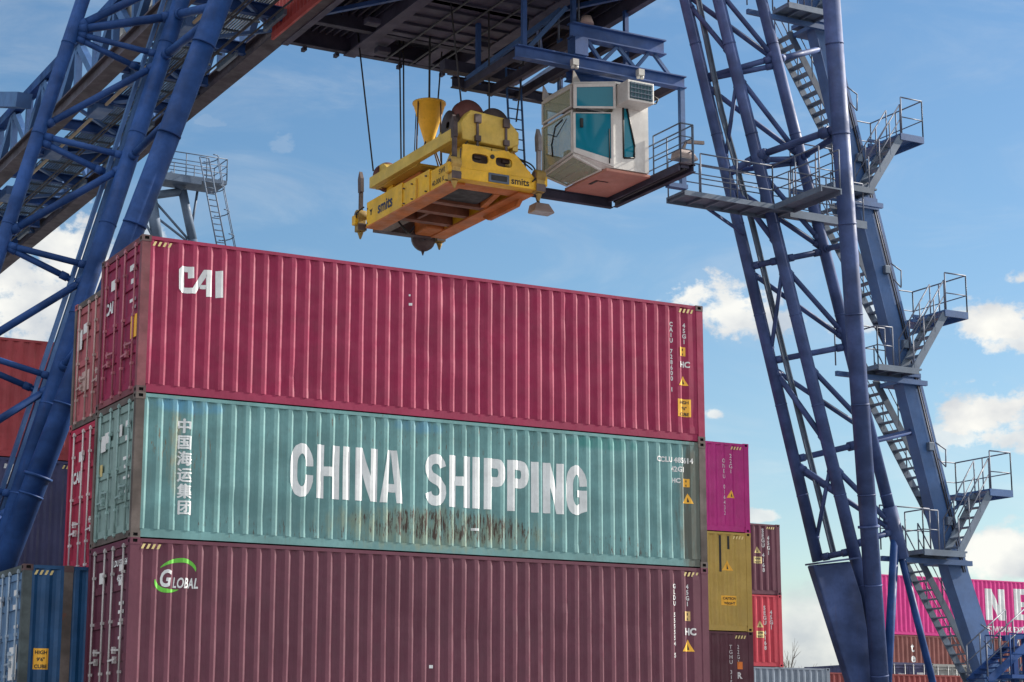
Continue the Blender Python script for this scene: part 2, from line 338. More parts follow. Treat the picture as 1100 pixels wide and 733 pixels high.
def container(name, label, loc, L, H, mat, post=None, group='stacked shipping containers', rz=0.0, rod=None, extra_posts=False, doormat=None, detail=True, stripes=True, castmat=None, postr=None, dseed=0):
    c = root(name, loc, label, 'shipping container', group, rz)
    c['L'] = L; c['H'] = H; c['dseed'] = dseed
    if dseed: make_dents(dseed, L, H)
    W = W40; post = post or mat; x0, x1 = .165, L - .165; z0, z1 = .165, H - .075
    castmat = castmat or mat
    for sx, x in ((1, 0), (-1, L)):
        for sy, y in ((1, 0), (-1, W)):
            for sz, z in ((1, 0), (-1, H)):
                casting(c, x, y, z, sx, sy, sz, castmat)
    # corner posts
    for x in (0.004, L - .004):
        for y in (.004, W - .004):
            pm = post if (x < 1 or not postr) else postr
            b = MB(); sx = 1 if x < 1 else -1; sy = 1 if y < 1 else -1
            pts = [(0, 0), (.16, 0), (.16, .03), (.05, .05), (.03, .12), (0, .12)]
            b.prism([(x + px * sx, y + py * sy, .118) for px, py in pts], (0, 0, H - .236))
            b.build('corner_post', pm, c, True)
    # rails
    b = MB()
    for y0, y1 in ((.008, .07), (W - .07, W - .008)):
        b.box(.178, L - .178, y0 + (.013 if y0 < 1 else 0), y1 - (.013 if y0 > 1 else 0), .016, .164); b.box(.178, L - .178, y0 + .004, y1 - .004, H - .075, H - .012)
    b.box(L - .07, L - .008, .162, W - .162, .016, .16); b.box(L - .07, L - .008, .162, W - .162, H - .1, H - .012)
    b.build('rail_frame', mat, c, True)
    xs = prof_breaks(x0, x1)
    for side in (0, 1):
        b = MB()
        yy = [prof_y(x, x0, x1) for x in xs]
        if side: yy = [W - y for y in yy]
        for k in range(len(xs) - 1):
            if dseed and not side:
                for q in range(NROW):
                    za, zb_ = z0 + (z1 - z0) * q / NROW, z0 + (z1 - z0) * (q + 1) / NROW
                    b.quad((xs[k], yy[k] + dent(dseed, xs[k], za), za), (xs[k + 1], yy[k + 1] + dent(dseed, xs[k + 1], za), za), (xs[k + 1], yy[k + 1] + dent(dseed, xs[k + 1], zb_), zb_), (xs[k], yy[k] + dent(dseed, xs[k], zb_), zb_))
                continue
            b.quad((xs[k], yy[k], z0), (xs[k + 1], yy[k + 1], z0), (xs[k + 1], yy[k + 1], z1), (xs[k], yy[k], z1))
        # top and bottom closing lips over the corrugation pockets
        for z in (z0, z1):
            for k in range(len(xs) - 1):
                yi = W - .06 if side else .06
                b.quad((xs[k], yy[k], z), (xs[k + 1], yy[k + 1], z), (xs[k + 1], yi, z), (xs[k], yi, z))
        b.build('side_panel', mat, c, True)
    b = MB(); ys = prof_breaks(.17, W - .17)
    for k in range(len(ys) - 1):
        a = L - prof_y(ys[k], .17, W - .17) - .01; d = L - prof_y(ys[k + 1], .17, W - .17) - .01
        b.quad((a, ys[k], .16), (d, ys[k + 1], .16), (d, ys[k + 1], H - .1), (a, ys[k], H - .1))
    b.build('end_wall', mat, c, True)
    b = MB(); b.box(.05, L - .05, .06, W - .06, H - .05, H - .03); b.build('roof', mat, c, True)
    b = MB(); b.box(.05, L - .05, .07, W - .07, .05, .1); b.build('floor', DARK, c, True)
    if extra_posts:
        for x in (.76, L - .76 - .17):
            b = MB(); b.box(x, x + .17, .002, .05, .162, H - .08); b.build('inner_post', WEATHER, c, True)
            for z in (.003, H - .118 - .003):
                b = MB(); b.box(x - .005, x + .175, -.004, .12, z, z + .118); b.build('inner_casting', CASTING, c, True)
    # door end at x = 0
    dm = doormat or mat
    b = MB(); b.box(.012, .09, .162, W - .162, H - .13, H - .012); b.build('door_header', post, c, True)
    b = MB(); b.box(.012, .09, .162, W - .162, .016, .13); b.build('door_sill', post, c, True)
    rod = rod or STEEL
    mid = W / 2
    for (y0, y1) in ((.135, mid - .006), (mid + .006, W - .135)):
        b = MB(); z_0, z_1 = .14, H - .14
        b.box(.064, .09, y0, y1, z_0, z_1)
        b.box(.028, .0635, y0, y0 + .1, z_0, z_1); b.box(.028, .0635, y1 - .1, y1, z_0, z_1)
        n = 5
        for k in range(n):
            z = z_0 + (z_1 - z_0 - .13) * k / (n - 1)
            b.box(.0295, .0634, y0 + .1005, y1 - .1005, z, z + .13)
        yc = (y0 + y1) / 2
        d = b.build('door', dm, c, True, bevel=.006, seg=1)
        for yr in (y0 + .22, y1 - .25):
            r = MB(); r.tube((-.002, yr, .08), (-.002, yr, H - .08), .019, None, 8)
            for z in (.1, .55, H * .5, H - .6, H - .15): r.box(-.022, .0285, yr - .045, yr + .045, z, z + .05)
            rr = r.build('locking_rod', rod, d, True)
        h = MB()
        for yr, z in ((y0 + .22, .95), (y1 - .25, .78)):
            h.beam((-.026, yr - .02, z), (-.026, yr + .40 if yr < yc else yr - .40, z + .02), .016, .035)
            h.box(-.036, .0285, (yr + .3 if yr < yc else yr - .36), (yr + .36 if yr < yc else yr - .3), z - .05, z + .07)
        h.build('door_handle', rod, d, True)
    # door plates
    if detail:
        rnd = random.Random(sum(map(ord, label)))
        for (y, z, w, h) in ((.35, H - .55, .5, .11), (.42, H - .8, .3, .09), (.30, H - 1.15, .4, .06), (.30, H - 1.3, .36, .06), (.30, H - 1.5, .42, .05), (.34, H - 1.75, .3, .05), (1.45, H - .7, .34, .2)):
            y += rnd.uniform(-.04, .06)
            b = MB(); b.box(.0245, .0275, y, y + w * (1 if h > .15 else rnd.uniform(.5, .9)), z, z + h); b.build('door_marking', WHITE2, c, True)
        if stripes:
            for xa in (.2, L - .6):
                b2 = MB()
                for k in range(4):
                    x = xa + k * .095; yb = Y_OUT - .003
                    b2.quad((x, yb, H - .19), (x + .045, yb, H - .19), (x + .085, yb, H - .105), (x + .04, yb, H - .105))
                b2.build('hazard_stripes', YEL_PALE, c, True)
    return c
YEL_PALE = paint('hazard_pale_yellow', (.62, .50, .22), .6, .15, .1, bump=0)

# ---- painted marks that follow the corrugated sheet
def conform(c, bm, name, mat, lift=.003):
    L = c['L']; x0, x1 = .165, L - .165
    lo = min(v.co.x for v in bm.verts); hi = max(v.co.x for v in bm.verts)
    for x in prof_breaks(x0, x1):
        if lo < x < hi:
            bmesh.ops.bisect_plane(bm, geom=bm.verts[:] + bm.edges[:] + bm.faces[:], plane_co=(x, 0, 0), plane_no=(1, 0, 0), dist=1e-5)
    ds = c['dseed']
    if ds:
        z0, z1 = .165, c['H'] - .075
        for q in range(1, NROW): bmesh.ops.bisect_plane(bm, geom=bm.verts[:] + bm.edges[:] + bm.faces[:], plane_co=(0, 0, z0 + (z1 - z0) * q / NROW), plane_no=(0, 0, 1), dist=1e-5)
        def rowdent(x, z):
            t = (z - z0) / (z1 - z0) * NROW; k = math.floor(t); f = t - k; g = (z1 - z0) / NROW
            return dent(ds, x, z0 + k * g) * (1 - f) + dent(ds, x, z0 + (k + 1) * g) * f
        bx = prof_breaks(x0, x1)
        def sheet(x, z):
            for a, b_ in zip(bx, bx[1:]):
                if a <= x <= b_: f = (x - a) / (b_ - a); return rowdent(a, z) * (1 - f) + rowdent(b_, z) * f
            return 0.
        for v in bm.verts: v.co.y = prof_y(v.co.x, x0, x1) - lift - .0012 + sheet(v.co.x, v.co.z)
    else:
        for v in bm.verts: v.co.y = prof_y(v.co.x, x0, x1) - lift
    for f in bm.faces:
        f.normal_update()
        if f.normal.y > 0: f.normal_flip()
    me = bpy.data.meshes.new(name); bm.to_mesh(me); bm.free(); me.materials.append(mat)
    o = bpy.data.objects.new(name, me); COL.objects.link(o); o.parent = c; return o
def text_mesh(s, size, sx=1., bold=0., shear=0., space=1., line=1., align='LEFT'):
    cu = bpy.data.curves.new('lettering', 'FONT'); cu.body = s; cu.size = size; cu.offset = bold; cu.shear = shear
    cu.space_character = space; cu.space_line = line; cu.align_x = align; cu.resolution_u = 3
    o = bpy.data.objects.new('lettering', cu); COL.objects.link(o)
    dg = bpy.context.evaluated_depsgraph_get(); dg.update()
    me = bpy.data.meshes.new_from_object(o.evaluated_get(dg)); bpy.data.objects.remove(o); bpy.data.curves.remove(cu)
    bm = bmesh.new(); bm.from_mesh(me); bpy.data.meshes.remove(me)
    for v in bm.verts: v.co = Vector((v.co.x * sx, 0, v.co.y))
    return bm
def ctext(c, s, x, z, size, mat=None, name='lettering', **k):
    bm = text_mesh(s, size, **k)
    for v in bm.verts: v.co += Vector((x, 0, z))
    return conform(c, bm, name, mat or WHITE2)
def cpoly(c, polys, name, mat, lift=.003):
    """polys: lists of (x,z)"""
    bm = bmesh.new()
    for p in polys: bm.faces.new([bm.verts.new((x, 0, z)) for x, z in p])
    return conform(c, bm, name, mat, lift)
def strip(pts, w, closed=False):
    """mitred ribbon of width w along 2-D points -> quads"""
    n = len(pts); P = [Vector(p) for p in pts]; Lf = []; Rt = []
    for i in range(n):
        a = (P[i] - P[i - 1]).normalized() if i or closed else None
        b = (P[(i + 1) % n] - P[i]).normalized() if i < n - 1 or closed else None
        t = ((a or b) + (b or a)).normalized(); nr = Vector((-t.y, t.x)); base = a or b
        k = 1 / max(.5, nr.dot(Vector((-base.y, base.x)))); Lf.append(P[i] + nr * w / 2 * k); Rt.append(P[i] - nr * w / 2 * k)
    q = []
    for i in range(n if closed else n - 1):
        j = (i + 1) % n; q.append([tuple(Rt[i]), tuple(Rt[j]), tuple(Lf[j]), tuple(Lf[i])])
    return q
def arc(cx, cy, rx, ry, a0, a1, n=9):
    return [(cx + rx * math.cos(RAD(a0 + (a1 - a0) * k / n)), cy + ry * math.sin(RAD(a0 + (a1 - a0) * k / n))) for k in range(n + 1)]
def glyph(ch, s=.19, w=.58):
    """heavy condensed capital, unit height"""
    h = s / 2; R = lambda a, b, c_, d: [(a, b), (c_, b), (c_, d), (a, d)]
    if ch == 'I': return [R(0, 0, s, 1)], s
    if ch == 'H': return [R(0, 0, s, 1), R(w - s, 0, w, 1), R(s, .42, w - s, .60)], w
    if ch == 'N': return [R(0, 0, s, 1), R(w - s, 0, w, 1), [(s, 1), (s, .52), (w - s, 0), (w - s, .48)]], w
    if ch == 'E': return [R(0, 0, s, 1), R(s, .82, w, 1), R(s, .42, w * .92, .58), R(s, 0, w, .18)], w
    if ch == 'A':
        return [[(0, 0), (s * .95, 0), (w * .44 + .02, 1), (w * .32, 1)], [(w + .02, 0), (w * .72, 1), (w * .44 + .02, 1), (w - s * .93 + .02, 0)], R(s * 1.08, .20, w - s * 1.02, .36)], w + .02
    if ch == 'C': return strip(arc(w / 2, .62, w / 2 - h, .38 - h, -8, 180, 9) + arc(w / 2, .38, w / 2 - h, .38 - h, 180, 368, 9), s), w
    if ch == 'O': return strip(arc(w / 2, .60, w / 2 - h, .40 - h, 0, 180, 10) + arc(w / 2, .40, w / 2 - h, .40 - h, 180, 360, 10), s, True), w
    if ch == 'G': return strip(arc(w / 2, .62, w / 2 - h, .38 - h, -8, 180, 9) + arc(w / 2, .38, w / 2 - h, .38 - h, 180, 300, 7) + [(w - h, .16), (w - h, .50)], s) + [R(w * .52, .36, w - s, .50)], w
    if ch == 'P': return [R(0, 0, s, 1)] + strip([(s, 1 - h)] + arc(w * .62, .725, w * .38 - h, .275 - h, 90, -90, 8) + [(s, .45 + h)], s), w
    if ch == 'S': return strip(arc(w / 2, .735, w / 2 - h, .265 - h, 5, 180, 8) + [(h + .01, .66), (w * .30, .56), (w * .66, .46), (w - h - .01, .36)] + arc(w / 2, .265, w / 2 - h, .265 - h, 0, -175, 8), s), w
    return [], .45
def cword(c, word, x, z, h, gap=.13, mat=None, wide=1.0, name='company_lettering', xs=None):
    polys = []; cx = 0
    for i, ch in enumerate(word):
        g, w = glyph(ch)
        if xs: cx = (xs[i] - x) / h / wide
        for p in g: polys.append([(x + (cx + a) * h * wide, z + b * h) for a, b in p])
        cx += w + gap
    return cpoly(c, polys, name, mat or WHITE)
def id_column(c, x, code, size_code, H, z_top=None, sz=.125, flat=False):
    z = z_top or H - .62
    ctext(c, "\n".join(code), x, z, sz, align='CENTER', line=.92, bold=.004, name='container_number')
    ctext(c, "\n".join(size_code), x + .32, z, sz, align='CENTER', line=.92, bold=.004, name='size_code')
def warn(c, x, z, s=.2, mat=None):
    cpoly(c, [[(x - s * .6, z), (x + s * .6, z), (x, z + s)]], 'warning_triangle', mat or YEL)
    cpoly(c, [[(x - s * .09, z + s * .14), (x + s * .16, z + s * .14), (x - s * .02, z + s * .62)]], 'warning_symbol', BLACK, .006)
def plate(c, x, z, w, h, mat=None, lines=()):
    o = cpoly(c, [[(x, z), (x + w, z), (x + w, z + h), (x, z + h)]], 'warning_plate', mat or YEL)
    n = len(lines)
    for k, s in enumerate(lines):
        bm = text_mesh(s, h / n * .72, align='CENTER', bold=.003)
        for v in bm.verts: v.co += Vector((x + w / 2, 0, z + h - (k + .82) * h / n))
        conform(c, bm, 'plate_lettering', BLACK, .006)
    return o

# colours
CRIMSON = paint('crimson_paint', (.245, .009, .055), .6, .10, .10, dirt=(.13, .02, .04), bump=.14)
TEAL = paint('teal_paint', (.118, .258, .266), .62, .16, .5, dirt=(.10, .15, .12), rust=.045, bump=.16, zones=(
    (6.0, .45, 3.4, .6, 1.0, (.19, .25, .19), 7), (6.2, .55, 3.2, .50, .80, (.055, .036, .028), 22), (7.3, .42, 1.5, .40, .62, (.07, .045, .03), 12), (4.0, .3, 2.0, .3, .5, (.07, .045, .03), 18), (6.0, 2.25, 7.0, .6, .42, (.10, .07, .05), 20), (.9, 1.7, 1.1, 1.0, .5, (.16, .10, .05), 20), (2.3, .3, 2.4, .35, .5, (.08, .055, .04), 20), (10.2, .35, 2.2, .4, .55, (.08, .05, .04), 20),
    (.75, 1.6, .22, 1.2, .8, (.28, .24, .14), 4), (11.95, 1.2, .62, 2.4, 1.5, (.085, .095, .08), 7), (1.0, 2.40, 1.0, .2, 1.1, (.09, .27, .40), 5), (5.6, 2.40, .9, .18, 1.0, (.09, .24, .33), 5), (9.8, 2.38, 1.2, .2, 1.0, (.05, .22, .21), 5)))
TEALDOOR = paint('teal_door_paint', (.20, .30, .285), .6, .14, .3, dirt=(.12, .15, .13), rust=.12)
MAROON = paint('maroon_paint', (.104, .024, .046), .5, .08, .10, dirt=(.07, .03, .04), bump=.12)
MAROON2 = paint('deep_maroon_paint', (.08, .02, .034), .5, .08, .08, dirt=(.05, .02, .03), bump=.04)
PINKRED = paint('faded_red_paint', (.34, .085, .10), .65, .16, .35, dirt=(.2, .12, .1), rust=.08)
CRIM2 = paint('crimson_door_paint', (.34, .02, .055), .5, .12, .12, dirt=(.16, .03, .05))
BLUE = paint('blue_container_paint', (.008, .065, .175), .5, .2, .3, dirt=(.012, .03, .06), bump=.06, rust=.04)
BLUEDOOR = paint('pale_blue_door_paint', (.10, .19, .33), .55, .15, .2, rust=.05)
REDOR = paint('orange_red_paint', (.33, .045, .055), .6, .14, .2, dirt=(.2, .05, .04))
NAVY = paint('navy_paint', (.045, .050, .125), .55, .14, .15, dirt=(.04, .04, .07))
MAGENTA = paint('magenta_paint', (.42, .018, .19), .45, .08, .06, dirt=(.2, .02, .1))
OLIVE = paint('olive_paint', (.44, .30, .072), .55, .08, .10, dirt=(.18, .13, .04))
RED = paint('red_paint', (.44, .03, .055), .5, .1, .1, dirt=(.2, .03, .04))
GREYBLUE = paint('grey_blue_paint', (.17, .21, .27), .6, .12, .2)
GREYBOX = paint('grey_container_paint', (.27, .28, .27), .6, .12, .2)
REDBROWN = paint('red_brown_paint', (.17, .05, .045), .6, .15, .25)
ONEPINK = paint('pink_container_paint', (.55, .022, .21), .5, .08, .06, dirt=(.3, .03, .14))

FT40, FT20, FT45, HC, ST = 12.192, 6.058, 13.716, 2.896, 2.591
# front stack
container('shipping_container', 'maroon container under the GLOBAL container at the foot of the front stack', (0, 0, 0), FT40, ST, MAROON2, detail=False)
glob = container('shipping_container', 'maroon container lettered GLOBAL with a green swoosh', (0, 0, ST), FT40, HC, MAROON, dseed=11, rod=paint('pale_rod_paint', (.42, .40, .40), .5, .2, .2, rust=.05))
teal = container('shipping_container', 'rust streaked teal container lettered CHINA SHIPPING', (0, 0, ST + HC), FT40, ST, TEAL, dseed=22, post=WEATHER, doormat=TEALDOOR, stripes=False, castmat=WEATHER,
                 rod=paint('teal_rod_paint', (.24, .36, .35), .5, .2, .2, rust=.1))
cai = container('shipping_container', 'crimson container lettered CAI, topmost of the front stack', (0, 0, 2 * ST + HC), FT40, HC, CRIMSON, dseed=33, post=paint('weathered_crimson_post', (.17, .045, .058), .65, .3, .35, rust=.2), postr=CRIMSON, castmat=CASTING,
                rod=paint('crimson_rod_paint', (.36, .12, .15), .5, .2, .2, rust=.1))
# second row
container('shipping_container', 'blue container hidden at the foot of the second stack', (-.3, 2.56, 0), FT40, ST, BLUE, detail=False)
blue = container('shipping_container', 'blue forty five foot container with brown inner post beside the GLOBAL container', (-1.17, 2.56, ST), FT45, ST, BLUE, post=paint('blue_weathered_post', (.06, .08, .085), .7, .4, .5, rust=.2), doormat=BLUEDOOR, extra_posts=True, castmat=CASTING, rod=paint('pale_blue_rod', (.3, .38, .47), .5, .2, .2))
row2m = container('shipping_container', 'crimson container with white locking rods standing on the blue container', (.25, 2.56, 2 * ST), FT40, HC, CRIM2, rod=paint('white_rod_paint', (.62, .58, .58), .5, .15, .2, rust=.05))
row2t = container('shipping_container', 'faded red container standing on the white rodded crimson one', (.25, 2.56, 2 * ST + HC), FT40, ST, PINKRED, post=WEATHER, rod=paint('faded_rod_paint', (.42, .30, .28), .6, .2, .2, rust=.12))
# stack beyond the left leg
XL = 3.0 - FT40
for z, m, lab, H in ((0, REDOR, 'orange red container at the foot of the stack behind the blue crane leg', HC), (HC, NAVY, 'lower navy container in the stack behind the blue crane leg', HC)):
    container('shipping_container', lab, (XL, 13, z), FT40, H, m, detail=False)
navy = container('shipping_container', 'navy container under the orange red one behind the crane leg', (XL, 13, 2 * HC), FT40, HC, NAVY)
container('shipping_container', 'orange red container topmost behind the blue crane leg', (XL, 13, 3 * HC), FT40, HC, REDOR)
# stack right of the front one
XB = 21.1 - FT20
container('shipping_container', 'maroon container hidden at the foot of the magenta topped stack', (XB, 10.9, 0), FT20, 2.44, MAROON2, detail=False)
bm_ = container('shipping_container', 'maroon container beneath the olive one', (XB, 10.9, 2.44), FT20, ST, MAROON2)
bo = container('shipping_container', 'olive green container between a magenta and a maroon one', (XB, 10.9, 5.031), FT20, 2.70, OLIVE)
bp = container('shipping_container', 'magenta container standing on the olive green one', (XB, 10.9, 7.731), FT20, 2.48, MAGENTA)
# third stack
XC = 32.75 - FT40
container('shipping_container', 'grey blue container hidden under the other grey blue one', (XC + 2.1, 25.3, 0), FT40, 2.438, GREYBLUE, detail=False)
cg = container('shipping_container', 'grey blue container at the base of the red container', (XC + 2.1, 25.3, 2.438), FT40, 2.438, GREYBLUE, stripes=False)
cr_ = container('shipping_container', 'bright red container under a maroon one right of the olive container', (XC, 25.3, 4.876), FT40, ST, RED, stripes=False)
cm = container('shipping_container', 'maroon container standing on the bright red one', (XC, 25.3, 4.876 + ST), FT40, ST, MAROON)
# far stack behind the right leg
XO = at(945, 650, Y=42).x
for z, m, lab in ((0, GREYBOX, 'grey container hidden at the foot of the far pink topped stack'), (2.438, REDBROWN, 'brown container hidden under the tex lettered container')):
    container('shipping_container', lab, (XO, 42, z), FT40, 2.438, m, detail=False)
tex = container('shipping_container', 'red brown container lettered tex beneath the pink ONE container', (XO + .3, 42, 4.876), FT40, ST, REDBROWN, stripes=False)
one = container('shipping_container', 'pink container lettered ONE behind the stair leg', (XO, 42, 4.876 + ST), FT40, HC, ONEPINK, stripes=False)
pg = at(1000, 713, Y=36)
for z in (0, 1):
    container('shipping_container', ('grey container hidden under the grey doored one', 'grey container with its doors in view below the tex container')[z], (pg.x, 36 - .0, z * 2.55), FT20, 2.55, GREYBOX, rz=0 if False else math.pi / 2 * 0, detail=bool(z), stripes=False) if False else None
def end_on(label, px, top, mat, Y=36.0):
    p = at(px, top, Y=Y); H = 2.55
    for k, l in ((0, label), (1, label.replace('container', 'container hidden beneath the one', 1))):
        z = p.z - H * (k + 1)
        c = container('shipping_container', l, (p.x + W40, Y, z), FT20, H, mat, rz=0, detail=(k == 0), stripes=False)
        c.rotation_euler = (0, 0, math.pi / 2)
end_on('grey container with its locking rods in view below the tex container', 1000, 713, GREYBOX)
end_on('dark navy container between the blue struts and the grey doors', 953, 711, NAVY)
pr = at(886, 722, Y=31)
container('shipping_container', 'dark red container low behind the foot of the right crane leg', (pr.x, 31, pr.z - ST), FT40, ST, paint('dark_red_paint', (.20, .03, .03), .6, .15, .2), stripes=False)
container('shipping_container', 'dark red container hidden at the bottom behind the right crane leg', (pr.x, 31, 0), FT40, pr.z - ST, REDBROWN, detail=False)

def heavy(c, s, x, z, size, name, d=.011):
    """thin glyphs thickened by a few shifted copies"""
    for k, (dx, dz) in enumerate(((-d, 0), (d, 0), (0, d * .6), (0, -d * .6))):
        bm = text_mesh(s, size)
        for v in bm.verts: v.co += Vector((x + dx, 0, z + dz))
        conform(c, bm, name, WHITE, .003 + k * .0012)
def fit(c, s, x0, x1, z0, z1, mat, name='company_lettering', bold=0., shear=0., space=1.):
    bm = text_mesh(s, 1.0, bold=bold, shear=shear, space=space)
    a = min(v.co.x for v in bm.verts); b2 = max(v.co.x for v in bm.verts); e = min(v.co.z for v in bm.verts); h = max(v.co.z for v in bm.verts)
    for v in bm.verts: v.co = Vector((x0 + (v.co.x - a) / (b2 - a) * (x1 - x0), 0, z0 + (v.co.z - e) / (h - e) * (z1 - z0)))
    return conform(c, bm, name, mat)
# lettering: CHINA SHIPPING and its chinese column
xs_c = [at(px, 515, Y=0).x for px in (312, 340.5, 368.4, 382, 409, 457, 483, 508.5, 521, 546, 571.5, 584, 609)]
zt = [at(312, 483, Y=0).z, at(312, 533, Y=0).z]
ZT = teal.location.z
cword(teal, 'CHINASHIPPING', xs_c[0], zt[1] - ZT, 1.0, mat=WHITE, wide=.80, xs=xs_c)
for k, ch in enumerate('中国海运集团'):
    p = at(199, 457 + k * 17.55, Y=0)
    heavy(teal, ch, p.x - .14, p.z - ZT - .11, .275, 'chinese_lettering')
p = at(706, 495, Y=0); ctext(teal, 'CCLU 485614', p.x, p.z - ZT, .15, name='container_number', bold=.005)
p = at(722, 506, Y=0); ctext(teal, '42G1', p.x, p.z - ZT, .15, name='size_code', bold=.005)
p = at(723, 518, Y=0); ctext(teal, 'HC', p.x, p.z - ZT, .13, bold=.006)
p = at(735, 523, Y=0); plate(teal, p.x, p.z - ZT, .15, .17, lines=('8', '6'))
p = at(740, 541, Y=0); warn(teal, p.x, p.z - ZT, .21)
p = at(507, 570, Y=0); plate(teal, p.x, p.z - ZT, .16, .05, WHITE)
# CAI
ZC = cai.location.z
def on(px, py, z): q = at(px, py, Y=0); return q.x, q.z - z
lg = strip([(386, 196), (386, 165), (358, 162), (352, 168), (352, 230), (358, 238), (396, 241), (438, 176), (449, 177), (449, 263)], 20) + strip([(419, 226), (438.5, 228)], 15) + strip([(487, 170), (487, 266)], 25)
cpoly(cai, [[on(90 + u / 3.333, 240 + v / 3.333, ZC) for u, v in q] for q in lg], 'company_logo', WHITE)
cp = on(722, 350, ZC); id_column(cai, cp[0], 'CAIU 728600 1', '45G1', HC, cp[1])
cp = on(731, 381, ZC); plate(cai, cp[0], cp[1] - .02, .15, .19, lines=('8', '6'))
cp = on(731, 394, ZC); ctext(cai, 'HC', cp[0], cp[1], .17, bold=.006)
cp = on(735, 414, ZC); warn(cai, cp[0], cp[1], .2)
cp = on(729, 447, ZC); plate(cai, cp[0], cp[1], .32, .37, lines=('HIGH', '9\'6"', 'CUBE'))
for (px, py, w, h) in ((440, 328, .06, .05), (440, 318, .03, .04)):
    cp = on(px, py, ZC); plate(cai, cp[0], cp[1], w, h, WHITE)
cp = on(177.5, 367, ZC)
# CAI door logo and yellow placard
def door_text(c, s, y, z, size, mat=WHITE, x=.024, name='door_lettering', **k):
    bm = text_mesh(s, size, **k); me = bpy.data.meshes.new(name)
    for v in bm.verts: v.co = Vector((x, y - v.co.x, z + v.co.z))
    bm.to_mesh(me); bm.free(); me.materials.append(mat); o = bpy.data.objects.new(name, me); COL.objects.link(o); o.parent = c; return o
def door_plate(c, y, z, w, h, mat=YEL, name='door_placard'):
    b = MB(); b.box(.018, .0245, y, y + w, z, z + h); return b.build(name, mat, c, True)
door_text(cai, 'CAI', 2.15, HC - 1.12, .3, bold=.012)
door_plate(cai, .2, 1.05, .34, .42)
door_text(row2m, 'CAI', 2.1, HC - 1.1, .3, bold=.012)
door_plate(teal, 1.9, 1.3, .26, .22, YEL_PALE); door_plate(teal, 1.75, 1.75, .35, .3, WHITE2); door_plate(teal, .8, 1.9, .2, .22, WHITE2)
door_plate(row2t, 1.9, 1.6, .3, .4, WHITE2); door_plate(row2t, 1.3, .7, .5, .4, paint('pale_patch', (.5, .35, .33), .6, .2, .2))
door_plate(blue, .3, .5, .5, .6, WHITE2)
door_text(glob, 'GLDU 555554', 1.1, HC - .45, .15, bold=.005); door_text(glob, '45G1', .75, HC - .72, .15, bold=.005)
# GLOBAL
ZG = glob.location.z
g_a, g_b = on(172.5, 630.5, ZG), on(185, 613.5, ZG); fit(glob, 'G', g_a[0], g_b[0], g_a[1], g_b[1] + .03, WHITE, bold=.03, shear=.2)
g_a, g_b = on(186, 631, ZG), on(213, 622.5, ZG); fit(glob, 'LOBAL', g_a[0], g_b[0], g_a[1] - .01, g_b[1] + .02, WHITE, bold=.025, shear=.2, space=1.06)
def crescent(cx, cz, rx, rz, a0, a1, w, tilt, n=18):
    q = []; P = []
    for k in range(n + 1):
        t = RAD(a0 + (a1 - a0) * k / n); ww = w * math.sin(math.pi * k / n) ** .8 + .006
        o = []
        for e in (1, -1):
            X = (rx + e * ww / 2) * math.cos(t); Z = (rz + e * ww / 2) * math.sin(t)
            o.append((cx + X * math.cos(tilt) - Z * math.sin(tilt), cz + X * math.sin(tilt) + Z * math.cos(tilt)))
        P.append(o)
    return [[P[k][0], P[k + 1][0], P[k + 1][1], P[k][1]] for k in range(n)]
g0 = on(190, 619, ZG)
cpoly(glob, crescent(g0[0] - .02, g0[1] + .02, .385, .245, -12, 125, .075, .34), 'green_swoosh', GREEN)
cpoly(glob, crescent(g0[0] - .02, g0[1] + .0, .385, .245, 165, 268, .075, .34), 'green_swoosh', GREEN)
cp = on(725, 632, ZG); id_column(glob, cp[0], 'GLDU 555554 5', '45G1', HC, cp[1])
cp = on(736, 667, ZG); plate(glob, cp[0], cp[1], .15, .19, paint('pale_plate', (.55, .38, .16), .6, .1, .1), lines=('8', '6'))
cp = on(736, 682, ZG); ctext(glob, 'HC', cp[0], cp[1], .19, bold=.008)
cp = on(740, 700, ZG); warn(glob, cp[0], cp[1], .24)
cp = on(462, 718, ZG); plate(glob, cp[0], cp[1], .07, .06, WHITE)
# blue placard
q = at(33.5, 722, Y=2.56); plate(blue, q.x + 1.17 + .03, q.z - ST + .05, .28, .38, lines=('HIGH', "9'6\"", 'CUBE'))
# right hand stacks: numbers and warnings
def onY(c, px, py, Y): q = at(px, py, Y=Y); return q.x - c.location.x, q.z - c.location.z
u = onY(bp, 778, 497, 10.9); ctext(bp, "\n".join('ONEU 016432'), u[0], u[1], .16, line=.9, align='CENTER'); u = onY(bp, 785, 492, 10.9); ctext(bp, "\n".join('22G1'), u[0], u[1], .16, line=.9, align='CENTER')
u = onY(bp, 786, 535, 10.9); warn(bp, u[0], u[1], .22)
u = onY(bo, 782, 613, 10.9); warn(bo, u[0], u[1], .3); u = onY(bo, 776, 650, 10.9); plate(bo, u[0], u[1], .5, .26, lines=('CAUTION', 'WEIGHT'))
for px, t, b_ in ((773, 574, 614), (782, 575, 590)):
    u0 = onY(bo, px, t, 10.9); u1 = onY(bo, px, b_, 10.9)
    cpoly(bo, [[(u0[0], u1[1]), (u0[0] + .07, u1[1]), (u0[0] + .07, u0[1] - .02), (u0[0], u0[1] - .02)]], 'vent_slot', BLACK)
u = onY(bm_, 786, 697, 10.9); ctext(bm_, "\n".join('TGHU 315'), u[0], u[1], .15, line=.9, align='CENTER'); u = onY(bm_, 794, 697, 10.9); ctext(bm_, "\n".join('22G1'), u[0], u[1], .15, line=.9, align='CENTER')
u = onY(bm_, 793, 719, 10.9); plate(bm_, u[0], u[1], .16, .2, paint('orange_plate', (.7, .2, .04), .6, .1, 0)); u = onY(bm_, 793, 729, 10.9); ctext(bm_, 'R', u[0], u[1], .24, bold=.008)
